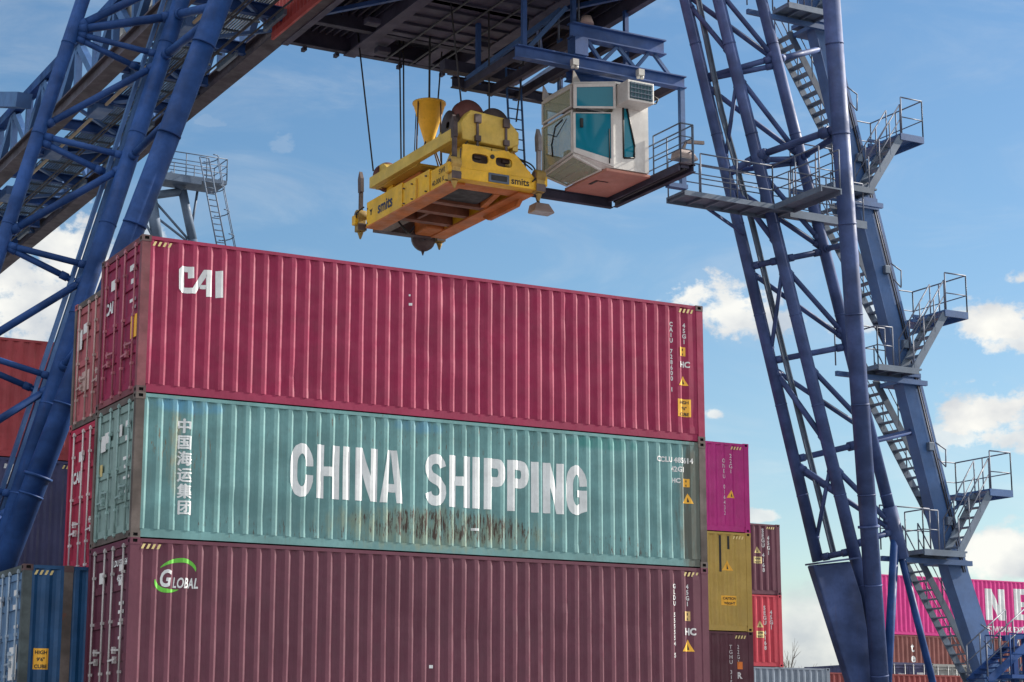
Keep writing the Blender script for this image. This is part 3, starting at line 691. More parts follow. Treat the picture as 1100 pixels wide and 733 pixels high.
for c, tri, pl, t1, t2 in ((cm, (814, 594), (810, 605), (820, 572), (826, 580)), (cr_, (817, 674), (813, 685), (822, 655), (829, 660))):
    u = onY(c, *tri, 25.3); warn(c, u[0], u[1], .24, YEL_PALE); u = onY(c, *pl, 25.3); plate(c, u[0], u[1], .36, .24, YEL_PALE, ('SUPER', 'HEAVY'))
    u = onY(c, *t1, 25.3); ctext(c, "\n".join('SEGU 4168'), u[0], u[1], .2, line=.9, align='CENTER', bold=.006)
    u = onY(c, *t2, 25.3); ctext(c, "\n".join('45G1'), u[0], u[1], .2, line=.9, align='CENTER', bold=.006)
# ONE
for word, px, w in (('O', 1027, .93), ('N', 1060, .93), ('E', 1091, .93)):
    u = onY(one, px, 666, 42); cword(one, word, u[0], u[1], 1.56, mat=WHITE, wide=1.40, name='company_lettering')
u = onY(one, 1033, 677, 42); ctext(one, 'OCEAN NETWORK EXPRESS', u[0], u[1], .36, WHITE, 'company_lettering', bold=.01, sx=1.05)
for k, ch in enumerate('tex'):
    u = onY(tex, 979, 700 + k * 11.2, 42); ctext(tex, ch, u[0], u[1], .62, WHITE, 'company_lettering', bold=.015)
u = onY(navy, 1, 518, 13); ctext(navy, 'T', u[0], u[1], .62, WHITE, 'company_lettering', bold=.03, shear=.2)

# ------------------------------------------------------------------ ground and crane rails
def ground():
    m = bpy.data.materials.new('yard_asphalt'); m.use_nodes = True; N = m.node_tree.nodes; L = m.node_tree.links; b = N['Principled BSDF']
    tc = N.new('ShaderNodeTexCoord'); n = N.new('ShaderNodeTexNoise'); n.inputs['Scale'].default_value = .25; n.inputs['Detail'].default_value = 9
    n3 = N.new('ShaderNodeTexNoise'); n3.inputs['Scale'].default_value = 30
    L.new(tc.outputs['Object'], n.inputs['Vector']); L.new(tc.outputs['Object'], n3.inputs['Vector'])
    c1 = _mix(N, L, n.outputs['Fac'], (.12, .12, .12), (.20, .20, .20)); c2 = _mix(N, L, n3.outputs['Fac'], c1, (.16, .16, .16)); L.new(c2, b.inputs['Base Color']); b.inputs['Roughness'].default_value = .9
    g = MB(); g.quad((-3000, -3000, -.004), (3000, -3000, -.004), (3000, 3000, -.004), (-3000, 3000, -.004)); tag(g.build('ground', m), kind='structure')
    for y in (9.3, 63.0):
        r = MB(); r.box(-150, 200, y - .4, y + .4, -.002, .03); r.box(-150, 200, y - .035, y + .035, .0305, .12); tag(r.build('crane_rail', STEEL), kind='structure')
ground()

# ------------------------------------------------------------------ gantry crane
CB = paint('crane_blue_paint', (.010, .050, .185), .55, .32, .28, dirt=(.05, .04, .09), rust=.09, bump=.02, scale=.8, spec=.2)
CB2 = paint('crane_weathered_blue_paint', (.040, .072, .19), .55, .3, .3, dirt=(.09, .06, .08), rust=.12, bump=.02, scale=.8, spec=.25)
CB3 = paint('crane_grey_blue_paint', (.045, .11, .265), .5, .16, .2, dirt=(.07, .08, .11), rust=.05, scale=.8)
GB = paint('girder_brown_paint', (.060, .048, .066), .7, .25, .3, dirt=(.06, .05, .055), rust=.15, scale=.8)
UNC = paint('cable_black', (.03, .03, .04), .6, .2, 0, bump=0)
LGREY = paint('pale_walkway_steel', (.10, .14, .20), .5, .18, .15, rust=.04)
RAILC = paint('railing_steel', (.10, .12, .17), .5, .15, .05)
crane = root('gantry_crane', (12, 9.3, 0), 'tall blue lattice gantry crane straddling the container stacks', 'gantry crane')
def ln(ax, k, y): return (ax + k * y, y)
def lerpY(y, y0, Y0, y1, Y1): return Y0 + (Y1 - Y0) * (y - y0) / (y1 - y0)
class Chord:
    def __init__(s, x0, k, Ya, ya=0, Yb=None, yb=790): s.x0, s.k, s.a, s.ya, s.b, s.yb = x0, k, Ya, ya, Yb if Yb is not None else Ya, yb
    def __call__(s, y): return at(s.x0 + s.k * y, y, Y=s.a + (s.b - s.a) * (y - s.ya) / (s.yb - s.ya))
T1 = Chord(89, -.331, 10.1); T2 = Chord(195, -.329, 9.3); T3 = Chord(237, -.383, 6.6, 0, 9.3, 795); TR = Chord(179.5, -.331, 9.75)
R1 = Chord(736, .237, 10.6); R2 = Chord(772, .245, 9.7); R3 = Chord(818, .2515, 9.4); R4 = Chord(893, .0712, 6.8, 0, 9.3, 800)
def member(name, c, y0, y1, r, mat, n=20, flange=()):
    p0, p1 = c(y0), c(y1); b = MB(); b.tube(p0, p1, r, None, n)
    d = (p1 - p0).normalized()
    k = y0 + 60
    while k < y1 - 20: q = c(k); b.tube(q - d * .02, q + d * .02, r * 1.045, None, n); k += 97
    for f in flange: q = c(f); b.tube(q - d * .03, q + d * .03, r * 1.22, None, n)
    return b.build(name, mat, crane)
member('leg_tube', T1, -110, 800, .165, CB); member('leg_tube', T2, -110, 800, .20, CB); member('leg_strut', T3, -110, 800, .262, CB, 24, (512,))
member('leg_tube', R1, -110, 603, .165, CB2); member('leg_tube', R2, -110, 800, .175, CB2); member('leg_tube', R3, -110, 578, .165, CB2); member('leg_strut', R4, -110, 800, .245, CB2, 24, (566,))
b = MB()
for dx in (-3.4, 3.4):
    c2 = Chord(179.5 + dx, -.331, 9.75); b.beam(c2(-110), c2(800), .085, .16, (0, 1, 0))
b.build('cable_tray', CB3, crane)
lad = [(750, 0), (775, 120), (808, 240), (842, 380), (882, 540), (896, 597)]
b = MB()
for dx in (-2.2, 2.2):
    for p, q in zip([(728, -100)] + lad, lad): b.beam(at(p[0] + dx, p[1], Y=10.3), at(q[0] + dx, q[1], Y=10.3), .03, .06, (0, 1, 0))
for p, q in zip([(728, -100)] + lad, lad):
    b.beam(at(p[0], p[1], Y=10.32), at(q[0], q[1], Y=10.32), .07, .01, (0, 1, 0))
b.build('cable_ladder', LGREY, crane)
def near(c, px, py):
    """point of a chord closest in the photo to (px,py)"""
    return c(py)
def brace(a, b_, r=.075, mat=CB, sleeves=()):
    m = MB(); m.tube(a, b_, r, None, 10)
    d = (b_ - a).normalized(); ln_ = (b_ - a).length
    for q0, q1 in ((.16, .34), (ln_ - .34, ln_ - .16)): m.tube(a + d * q0, a + d * q1, r * 1.28, None, 10)
    for s in sleeves: q = a.lerp(b_, s); m.tube(q - d * .14, q + d * .14, r * 1.55, None, 10)
    return m.build('brace', mat, crane)
LB = [(T1, 33, T2, 17, .105), (T2, 16, T3, 6, .105), (T1, 31, T2, -30, .1), (T1, 35, T2, 60, .07), (T1, 38, TR, 76, .075), (T1, 138, T2, 68, .085), (T2, 62, T3, 18, .1),
      (T1, 145, T2, 169, .075), (T1, 150, TR, 188, .08), (T1, 252, T2, 178, .09), (T2, 172, T3, 118, .085), (T1, 262, T2, 287, .075), (T1, 263, TR, 302, .075), (T1, 378, T2, 297, .09),
      (T1, 376, T2, 407, .07), (T1, 386, TR, 420, .07), (T1, 497, T2, 414, .085), (T1, 508, T2, 533, .07), (T1, 514, TR, 548, .07), (T1, 640, T2, 545, .085), (T2, 400, T3, 350, .085)]
for a, ya, c2, yb, r in LB: brace(a(ya), c2(yb), r, CB)
BOXL = lambda y: at(873 + .247 * y, y, Y=10.2)
RB = [(R1, 84, R3, 62, .085, ()), (R1, 86, R3, 70, .075, ()), (R1, 0, R2, 62, .075, ()), (R1, -8, R3, 66, .075, ()), (R2, -14, R3, 66, .075, ()), (R1, 92, R3, 168, .075, ()), (R2, 80, R3, 170, .075, ()),
      (R2, 82, R1, 178, .06, ()), (R1, 187, R2, 169, .1, ()), (R2, 168, R4, 137, .1, (.05, .82)), (R2, 172, R3, 171, .085, ()), (R1, 185, R3, 174, .075, ()), (R3, 170, R4, 143, .085, ()), (R1, 192, R2, 266, .085, ()),
      (R2, 185, R3, 262, .075, ()), (R1, 198, R3, 268, .075, ()), (R1, 287, R2, 279, .085, ()), (R2, 279, R3, 270, .085, ()), (R1, 292, R3, 366, .07, ()), (R2, 286, R3, 362, .075, ()), (R2, 283, R1, 385, .06, ()),
      (R1, 388, R3, 372, .085, ()), (R1, 394, R2, 478, .085, ()), (R1, 396, R3, 466, .07, ()), (R2, 392, R3, 462, .075, ()), (R1, 498, R2, 530, .085, ()), (R1, 502, R3, 572, .075, ()), (R2, 500, R3, 566, .08, ()),
      (R2, 495, R1, 588, .06, ()), (R1, 600, R2, 592, .085, ()), (R2, 586, R3, 570, .085, ())]
for a, ya, c2, yb, r, sl in RB: brace(a(ya), c2(yb), r, CB2, sl)
brace(R1(494), BOXL(462), .09, CB2, (.46,)); brace(R3(64), BOXL(52), .09, CB2); brace(R3(268), R4(262), .08, CB2)
# right foot: gusset box, lower struts
g = [(873.5, 607), (914, 603), (926, 640), (948, 770), (950, 830), (940, 830), (914, 733)]
b = MB(); b.prism([at(x, y, Y=9.5) for x, y in g], (.0, .3, 0)); b.build('leg_foot_box', CB2, crane, bevel=.05)
b = MB(); b.beam(at(872, 606, Y=9.7), at(918, 600, Y=9.7), .6, .05); b.build('foot_plate', CB2, crane)
b = MB(); b.tube(R3(572), at(950, 790, Y=9.3), .125, None, 14); b.build('lower_strut', CB, crane)
b = MB(); b.tube(R3(574), at(1016, 790, Y=9.3), .1, None, 14); b.build('lower_strut', CB, crane)
b = MB(); b.tube(R3(545), R3(600), .21, .2, 14); b.build('strut_joint', CB2, crane)
for px, w in ((-65, 3.2), (948, 3.2)):
    q = at(px, 812, Y=9.3); b = MB(); b.box(q.x - w, q.x + w, 8.85, 9.75, .75, 1.75); b.build('sill_beam', CB, crane, bevel=.03)
    for dx in (-2.2, 2.2):
        b = MB(); b.box(q.x + dx - .75, q.x + dx + .75, 9.0, 9.6, .35, .74); b.build('bogie', CB, crane, bevel=.03)
        for e in (-.4, .4):
            b = MB(); b.tube((q.x + dx + e, 9.2, .37), (q.x + dx + e, 9.4, .37), .25, None, 20); b.build('rail_wheel', STEEL, crane)

# portal beam over the legs (above the frame of the photo)
pL, pR = T2(-110), R2(-110)
b = MB(); b.box(pL.x - .6, pR.x + .6, 8.6, 10.6, 27.2, 28.6); b.build('portal_beam', CB, crane)
for c2 in (T1, T2, T3, R1, R2, R3, R4):
    p = c2(-110); q = c2(-109); d = p - q; t = (27.2 - p.z) / d.z
    b = MB(); b.tube(p, p + d * t, .2, None, 14); b.build('leg_tube', CB, crane)

# box leg with stairs on the right
def bl(y, dx=0, Y=10.0):
    if y <= 615: x = 868 + .2475 * y
    else: x = 868 + .2475 * 615 + (y - 615) * .325
    return at(x + dx, y, Y=Y)
b = MB()
for y0, y1 in ((-110, 150), (150, 400), (400, 615), (615, 800)):
    for_face = [bl(y0), bl(y0, 20.5), bl(y1, 20.5 if y1 < 700 else 22), bl(y1)]
    b.prism(for_face, (0, .42, 0))
b.build('stair_leg', CB3, crane)
for y in (24, 217, 406, 600):
    b = MB()
    for d in (-5, 3):
        p0 = bl(y + d, -1.5, 9.94); p1 = bl(y + d, 22, 9.94); b.box(p0.x, p1.x, 9.94, 10.9, p0.z - .06, p0.z + .06)
    b.build('leg_flange', CB3, crane)

def rail(mb, pts, up=1.1, mids=(.55,), r=.021, posts=True):
    """handrail along floor points"""
    z = Vector((0, 0, 1))
    for a, c in zip(pts, pts[1:]):
        a = Vector(a); c = Vector(c)
        mb.tube(a + z * up, c + z * up, r, None, 6)
        for m in mids: mb.tube(a + z * m, c + z * m, r * .8, None, 6)
        n = max(1, round((c - a).length / 1.2))
        for k in range(n + 1): q = a.lerp(c, k / n); mb.tube(q, q + z * up, r, None, 6)
    return mb

def stair(parent, p_top, p_bot, side, width, n, mat, name='stair_flight', rails=True, rail_near=True):
    """p_top/p_bot on near stringer; side = vector across"""
    p_top = Vector(p_top); p_bot = Vector(p_bot); side = Vector(side).normalized() * width
    b = MB()
    for o in (Vector((0, 0, 0)), side): b.beam(p_top + o, p_bot + o, .035, .22, (0, 0, 1))
    h = (p_bot - p_top); hd = Vector((h.x, h.y, 0)).normalized()
    for k in range(n):
        q = p_top.lerp(p_bot, (k + .5) / n)
        b.prism([q - hd * .12 + side * .03, q + hd * .12 + side * .03, q + hd * .12 + side * .97, q - hd * .12 + side * .97], (0, 0, .03))
    f = b.build(name, mat, parent)
    if rails:
        z = Vector((0, 0, 1))
        for o in ((Vector((0, 0, 0)), side) if rail_near else (side,)):
            r = MB(); r.tube(p_top + o + z * 1.0, p_bot + o + z * 1.0, .02, None, 6); r.tube(p_top + o + z * .55, p_bot + o + z * .55, .016, None, 6)
            for k in range(4): q = p_top.lerp(p_bot, k / 3) + o; r.tube(q, q + z * 1.0, .02, None, 6)
            r.build('handrail', RAILC, f)
    return f

A1 = at(974, 405, Y=10); MODS = {0: at(925.5, 214, Y=10), 1: A1, 2: at(1021, 598, Y=10)}
D = (MODS[2] - MODS[0]) / 2
def module(off):
    T = lambda px, py, Y: at(px, py, Y=Y) + off
    P = []
    # main landing in front of and left of the leg
    z = T(950, 398, 9.8).z
    xl = T(927, 398, 9.8).x; xr = T(970, 398, 9.8).x
    b = MB(); b.box(xl, xr + .1, 9.1, 9.9, z - .05, z); b.box(xl, xr, 9.1, 9.14, z - .17, z - .051); b.box(xl, xr, 9.86, 9.9, z - .17, z - .051)
    for k in range(4): x = xl + (xr - xl) * k / 3; b.box(x - .03, x + .03, 9.141, 9.859, z - .13, z - .052)
    ld = b.build('landing', LGREY, crane)
    b = MB(); b.beam((xl - 1.0, 9.75, z - .26), (T(995, 405, 9.75).x, 9.75, z - .26), .1, .14); b.build('landing_beam', CB3, crane)
    r = MB(); rail(r, [(xl, 9.88, z), (xl, 9.12, z), (xl + .55, 9.12, z)]); rail(r, [(xl + .9, 9.88, z), (xl - .9, 9.88, z)], 1.25, (.6,))
    r.build('railing', RAILC, ld)
    # upper balcony on the right
    zb = T(1018, 337, 9.6).z; x0 = T(1007, 337, 9.6).x; x1 = T(1030, 337, 9.6).x; xi = T(962, 340, 10.95).x
    b = MB(); b.box(x0 - .05, x1, 9.2, 11.6, zb - .05, zb); b.box(x0 - .05, x1, 9.2, 9.24, zb - .2, zb - .051); b.box(x1 - .04, x1, 9.241, 11.6, zb - .2, zb - .051)
    b.box(xi, x0 - .051, 10.86, 11.6, zb - .05, zb); b.beam((xi + .3, 10.9, zb - .55), (x1 - .3, 10.9, zb - .08), .06, .08)
    for zz in (-.12, -.26): b.box(xi - .25, xi + .5, 9.9, 9.96, zb + zz - .04, zb + zz + .04)
    bc = b.build('balcony', CB3, crane)
    r = MB(); rail(r, [(x0, 9.22, zb), (x1 - .02, 9.22, zb), (x1 - .02, 11.58, zb), (xi, 11.58, zb)], 1.1, (.5,)); r.build('railing', RAILC, bc)
    # short flight from the landing up to the balcony, in front of the leg
    p_top = Vector((x0 - .02, 9.25, zb - .12)); p_bot = Vector((xr - .05, 9.25, z - .02))
    stair(crane, p_top, p_bot, (0, 1, 0), .62, 6, LGREY)
    # long flight down behind the leg to the next balcony
    pt = T(940, 408, 10.95); pb = T(1016, 556, 10.95)
    f = stair(crane, pt, pb, (0, 1, 0), .68, 15, LGREY, rail_near=True)
    r = MB(); e = T(958, 280, 10.9)
    q0 = T(957, 283, 9.6); r.path([q0, T(968, 291, 9.6), T(968, 309, 9.6), T(960, 300, 9.6)], .02, 6); r.build('handrail_end', RAILC, bc)
b = MB()
for y0, y1 in ((-110, 150), (150, 400), (400, 615)):
    b.tube(bl(y0, 15, 9.97), bl(y1, 15, 9.97), .022, None, 6); b.tube(bl(y0, 17.2, 9.97), bl(y1, 17.2, 9.97), .014, None, 6)
b.build('conduit', UNC, crane)
for y in (90, 170, 290, 370, 480, 560):
    p = bl(y, 12, 9.95); b = MB(); b.box(p.x - .09, p.x + .09, 9.86, 9.995, p.z - .12, p.z + .12); b.build('junction_box', LGREY, crane, bevel=.015)
for k in (-2, -1, 0, 1, 2): module(D * (k - 0))
# bottom right stair and railing structure
q = at(1060, 726, Y=8.6)
b = MB(); b.box(q.x, q.x + 3.2, 7.6, 8.6, q.z - .1, q.z); ent = b.build('entry_platform', CB, crane)
r = MB(); rail(r, [(q.x, 7.62, q.z), (q.x + 3.2, 7.62, q.z)]); rail(r, [(q.x, 8.58, q.z), (q.x + 3.2, 8.58, q.z)]); r.build('railing', CB, ent)
stair(crane, at(1082, 694, Y=8.6), at(1040, 733, Y=8.6), (0, -1, 0), .8, 7, CB)
b = MB()
for px in (1088, 1101): p = at(px, 684, Y=8.3); b.beam(p, p - Vector((0, 0, p.z)), .16, .16)
b.beam(at(1078, 686, Y=8.3), at(1120, 681, Y=8.3), .14, .14); b.build('entry_post', CB, crane)

# boarding walkway between cab and right leg
zb = 16.62
b = MB(); b.box(17.85, 21.5, 9.0, 9.9, zb - .06, zb); b.box(17.85, 21.5, 9.0, 9.04, zb - .14, zb - .061); b.box(17.85, 21.5, 9.86, 9.9, zb - .16, zb - .061)
for k in range(7): x = 17.9 + k * .58; b.box(x, x + .06, 9.041, 9.859, zb - .13, zb - .062)
b.box(20.8, 21.5, 6.9, 8.999, zb - .04, zb); b.box(21.46, 21.5, 6.9, 8.999, zb - .16, zb - .041); b.box(20.8, 20.84, 6.9, 8.999, zb - .16, zb - .041)
b.box(21.501, 24.2, 9.2, 9.9, zb - .06, zb); b.box(21.501, 24.2, 9.2, 9.24, zb - .22, zb - .061)
bw = b.build('boarding_walkway', LGREY, crane)
b = MB(); b.beam(at(757, 222, Y=9.9), at(800, 252, Y=10.4), .07, .07); b.build('walkway_strut', CB2, crane)
r = MB(); rail(r, [(17.9, 9.87, zb), (21.0, 9.87, zb), (24.1, 9.87, zb)], 1.1, (.28, .55, .82)); rail(r, [(18.4, 9.03, zb), (20.8, 9.03, zb), (20.8, 6.95, zb)], 1.1, (.4, .75)); rail(r, [(21.48, 9.0, zb), (21.48, 6.95, zb)], 1.1, (.55,)); rail(r, [(21.5, 9.22, zb), (24.1, 9.22, zb)], 1.1, (.55,))
r.build('railing', RAILC, bw)

# bridge girder: two trusses along Y
GZ = 21.5; XA, XBG = 5.5, 8.8; Y0, Y1 = -8.0, 86.0
def truss(X, top, mat_low, step=1.9, y0=Y0, y1=Y1):
    b = MB(); b.box(X - .25, X + .25, y0, y1, GZ, GZ + .05); b.box(X - .25, X + .25, y0, y1, GZ + .43, GZ + .48); b.box(X - .12, X + .12, y0, y1, GZ + .0505, GZ + .4295); b.build('bottom_chord', mat_low, crane)
    b = MB(); b.beam((X, y0, top), (X, y1, top), .32, .3); b.build('top_chord', CB, crane)
    m = MB(); y = y0; k = 0
    while y < y1 - step:
        m.beam((X, y, GZ + .48), (X, y, top - .15), .2, .2, (0, 1, 0))
        a, c = ((X, y + .12, GZ + .5), (X, y + step - .12, top - .16)) if k % 2 == 0 else ((X, y + .12, top - .16), (X, y + step - .12, GZ + .5))
        m.beam(a, c, .26, .2, (1, 0, 0)); y += step; k += 1
    m.build('truss_web', CB3, crane)
truss(XA, 23.6, GB); truss(XBG, 23.9, GB)
for y in range(0, 30):
    yy = Y0 + 1 + y * 3.1
    b = MB(); b.ibeam((XA + .25, yy, GZ + .3), (XBG - .25, yy, GZ + .3), .2, .36); b.build('cross_beam', CB, crane)
b = MB()
for k in range(14):
    y = Y0 + 2 + k * 6.2; b.beam((XA + .2, y, GZ + .2), (XBG - .2, y + 3.1, GZ + .2), .1, .1); b.beam((XBG - .2, y + 3.1, GZ + .2), (XA + .2, y + 6.2, GZ + .2), .1, .1)
b.build('plan_bracing', CB3, crane)
for x, r_ in ((7.0, .035), (7.12, .025), (7.7, .04), (8.05, .03)):
    b = MB(); b.tube((x, Y0, GZ + .06), (x, Y1, GZ + .06), r_, None, 6); b.build('cable_run', UNC, crane)
for k in range(12):
    y = 14 + k * 3.7; b = MB(); b.beam((8.25, y, GZ + .1), (8.25, y + 1.5, GZ + .1), .1, .16); b.build('walkway_light', LGREY, crane)
# grated walkway bars between the trusses
b = MB()
for k in range(20):
    x = 6.55 + k * .085
    b.box(x, x + .03, Y0, Y1, GZ + .52, GZ + .57)
for k in range(94): b.box(6.5, 8.3, Y0 + k, Y0 + k + .05, GZ + .46, GZ + .519)
gr = b.build('walkway_grating', paint('grating_steel', (.05, .07, .095), .5, .2, .1, rust=.05), crane)
b = MB(); b.tube((6.35, Y0, GZ + .1), (6.35, Y1, GZ + .1), .05, None, 8); b.build('cable_pipe', paint('tan_pipe_paint', (.36, .30, .22), .6, .15, .1), crane)
for yy in (16, 20.5, 24, 29, 35):
    b = MB(); b.box(6.1, 6.6, yy, yy + 1.2, GZ - .02, GZ + .3); b.build('junction_box', CB3, crane, bevel=.02)
# railing on the left truss walkway and side blocks
b = MB(); b.beam(at(-40, 107, X=4.9), at(26, 108, X=4.9), .5, .5); b.build('cross_beam_end', CB3, crane)
q = at(128, 47, X=5.9); b = MB(); b.box(5.75, 6.3, q.y - 6, q.y, q.z, q.z + 2.6); eh = b.build('electrical_house', paint('white_panel_paint', (.62, .62, .60), .5, .06, .15), crane)
b = MB()
for k in range(5): y = q.y - .5 - k * .55; b.box(5.742, 5.749, y - .25, y, q.z + .7, q.z + 1.9)
b.build('louvre', CB3, eh)

# ------------------------------------------------------------------ distant crane tower
FC = paint('distant_crane_paint', (.075, .115, .18), .6, .15, .1)
far = root('crane_tower', (22, 63, 0), 'distant grey blue crane tower with railed platform and caged ladder', 'crane tower')
F = lambda px, py: at(px, py, Y=63)
pz = F(210, 200).z; xa, xb = F(168, 200).x, F(234, 200).x
b = MB(); b.box(xa, xb, 61.6, 63.6, pz - .1, pz + .1); b.box(xa, xb - 1.4, 61.6, 61.75, pz - .3, pz - .101)
fp = b.build('platform', FC, far)
r = MB(); rail(r, [(xa, 61.65, pz + .1), (xb, 61.65, pz + .1), (xb - .02, 63.55, pz + .1), (xa, 63.55, pz + .1)], 1.2, (.4, .8), .03); r.build('railing', FC, fp)
b = MB(); p0 = F(181, 186); b.tube(p0, F(196, 205), .24, None, 12); b.tube(F(196, 205), F(207, 258), .24, None, 12); p1 = F(207, 258); b.tube(p1, Vector((p1.x + 6.5, 63, 0)), .24, None, 12); b.build('tower_leg', FC, far)
b = MB(); p0 = F(163, 215); p1 = F(169, 260); b.tube(p0, p1, .3, None, 12); b.tube(p1, Vector((p1.x + 4, 63, 0)), .3, None, 12); b.build('tower_leg', FC, far)
b = MB(); b.tube(F(150, 212), F(195, 206), .22, None, 12); b.build('tower_beam', FC, far)
for a, c2 in (((166, 216), (202, 257)), ((166, 232), (202, 260)), ((152, 232), (168, 262)), ((205, 250), (212, 206))):
    b = MB(); b.tube(F(*a), F(*c2), .07, None, 8); b.build('tower_brace', FC, far)
b = MB()
for dx in (-.25, .25):
    p = F(204, 181) + Vector((dx, -2.2, 0)); q = F(225, 290) + Vector((dx, -2.2, 0)); b.tube(p, q, .04, None, 6)
for k in range(18):
    p = (F(204, 181) + Vector((-.25, -2.2, 0))).lerp(F(225, 290) + Vector((-.25, -2.2, 0)), k / 17); b.tube(p, p + Vector((.5, 0, 0)), .03, None, 6)
ladr = b.build('ladder', FC, far)
b = MB()
for k in (0, 5, 9, 13, 17):
    c0 = (F(204, 181) + Vector((0, -2.2, 0))).lerp(F(225, 290) + Vector((0, -2.2, 0)), k / 17)
    pts = [c0 + Vector((.42 * math.cos(RAD(t)) + .3, .75 * -math.sin(RAD(t)), 0)) for t in range(-100, 101, 25)]; b.path(pts, .03, 6)
for t in (0, 60, -60):
    o = Vector((.42 * math.cos(RAD(t)) + .3, -.75 * math.sin(RAD(t)), 0)); b.tube(F(204, 181) + Vector((0, -2.2, 0)) + o, F(225, 290) + Vector((0, -2.2, 0)) + o, .025, None, 6)
b.build('ladder_cage', FC, ladr)

# ------------------------------------------------------------------ trolley
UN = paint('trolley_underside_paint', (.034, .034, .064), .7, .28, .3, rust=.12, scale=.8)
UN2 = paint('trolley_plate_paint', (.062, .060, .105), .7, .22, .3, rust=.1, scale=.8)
TB = paint('trolley_blue_paint', (.03, .085, .26), .5, .2, .15, rust=.05)
tro = root('crane_trolley', (12.7, 11, 21.5), 'dark trolley platform with a red ribbed house under the crane girder', 'crane trolley')
TZ = 21.5; xl, xr, ya, yb = 8.95, 16.6, 2.0, 16.1
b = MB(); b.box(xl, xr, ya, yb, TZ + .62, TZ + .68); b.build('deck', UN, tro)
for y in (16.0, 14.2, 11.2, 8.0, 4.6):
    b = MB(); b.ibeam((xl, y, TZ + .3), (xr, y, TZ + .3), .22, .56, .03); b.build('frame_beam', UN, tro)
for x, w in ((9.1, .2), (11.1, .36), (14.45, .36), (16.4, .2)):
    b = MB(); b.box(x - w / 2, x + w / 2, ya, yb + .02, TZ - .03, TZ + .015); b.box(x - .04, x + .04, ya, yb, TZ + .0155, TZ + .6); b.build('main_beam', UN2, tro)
b = MB(); b.box(11.3, 14.25, 9.0, 14.0, TZ + .02, TZ + .05); b.box(11.3, 14.25, 4.8, 7.8, TZ + .02, TZ + .05); b.build('bottom_plate', UN2, tro)
b = MB(); b.box(11.3, 11.75, 14.3, 15.85, TZ + .02, TZ + .05); b.box(13.1, 13.5, 14.3, 15.85, TZ + .02, TZ + .05); b.box(11.3, 14.25, 15.7, 15.85, TZ + .051, TZ + .08); b.build('bottom_plate', UN2, tro)
for k in range(8):
    x = 9.35 + k * .22
    b = MB(); b.beam((x, 8.3, TZ + .45), (x, 15.8, TZ + .45), .05, .12); b.build('stringer', UN, tro)
for k in range(5):
    b = MB(); b.beam((14.7 + k * .38, 8.2, TZ + .42), (14.7 + k * .38, 15.8, TZ + .42), .06, .14); b.build('stringer', UN, tro)
for a, c2 in (((9.2, 15.9, TZ - .2), (11.0, 15.9, TZ + .1)),):
    pass
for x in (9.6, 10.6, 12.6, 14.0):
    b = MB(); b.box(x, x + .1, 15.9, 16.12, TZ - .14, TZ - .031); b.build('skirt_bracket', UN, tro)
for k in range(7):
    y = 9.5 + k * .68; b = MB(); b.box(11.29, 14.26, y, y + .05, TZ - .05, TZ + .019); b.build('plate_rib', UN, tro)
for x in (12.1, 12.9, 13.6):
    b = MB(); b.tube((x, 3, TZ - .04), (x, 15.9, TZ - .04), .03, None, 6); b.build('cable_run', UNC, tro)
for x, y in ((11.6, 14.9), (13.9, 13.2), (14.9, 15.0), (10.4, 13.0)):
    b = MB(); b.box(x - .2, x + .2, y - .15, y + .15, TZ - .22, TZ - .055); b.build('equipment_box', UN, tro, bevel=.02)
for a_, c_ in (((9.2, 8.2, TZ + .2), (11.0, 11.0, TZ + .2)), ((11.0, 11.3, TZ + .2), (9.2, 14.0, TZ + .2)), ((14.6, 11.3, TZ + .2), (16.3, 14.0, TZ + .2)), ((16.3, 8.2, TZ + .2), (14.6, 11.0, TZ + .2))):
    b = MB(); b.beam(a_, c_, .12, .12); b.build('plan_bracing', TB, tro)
# rope drums and sheaves above the plate
for x in (11.6, 13.6):
    b = MB(); b.tube((x, 9.2, TZ + 1.3), (x, 11.6, TZ + 1.3), .45, None, 24); b.build('rope_drum', STEEL, tro)
RH = paint('red_house_paint', (.40, .055, .052), .55, .12, .15, dirt=(.22, .06, .05))
_q = at(292, 43, X=8.42)
hx0, hx1, hy0, hy1, hz0, hz1 = 8.42, 14.6, 3.0, _q.y, _q.z, TZ + 3.4
b = MB(); b.box(hx0 + .7, hx1, hy0, hy1 - .06, TZ + .70, hz1); b.box(hx0 + .06, hx0 + .69, hy0, hy1, TZ + .75, hz1); hs_ = b.build('machinery_house', RH, tro)
b = MB(); y = hy0 + .1; ys = [hy0]
while y < hy1 - .2:
    ys += [y, y + .05, y + .14, y + .19]; y += .25
ys.append(hy1)
for i, (a, c2) in enumerate(zip(ys, ys[1:])):
    fx = lambda j: hx0 + (.05 if 1 < ((j - 1) % 4) < 4 and 0 < j < len(ys) - 1 else 0)
    b.quad((fx(i), a, hz0 + .2), (fx(i + 1), c2, hz0 + .2), (fx(i + 1), c2, hz1), (fx(i), a, hz1))
b.box(hx0 - .02, hx0 + .055, hy0, hy1, hz0, hz0 + .199)
b.build('ribbed_wall', RH, hs_)

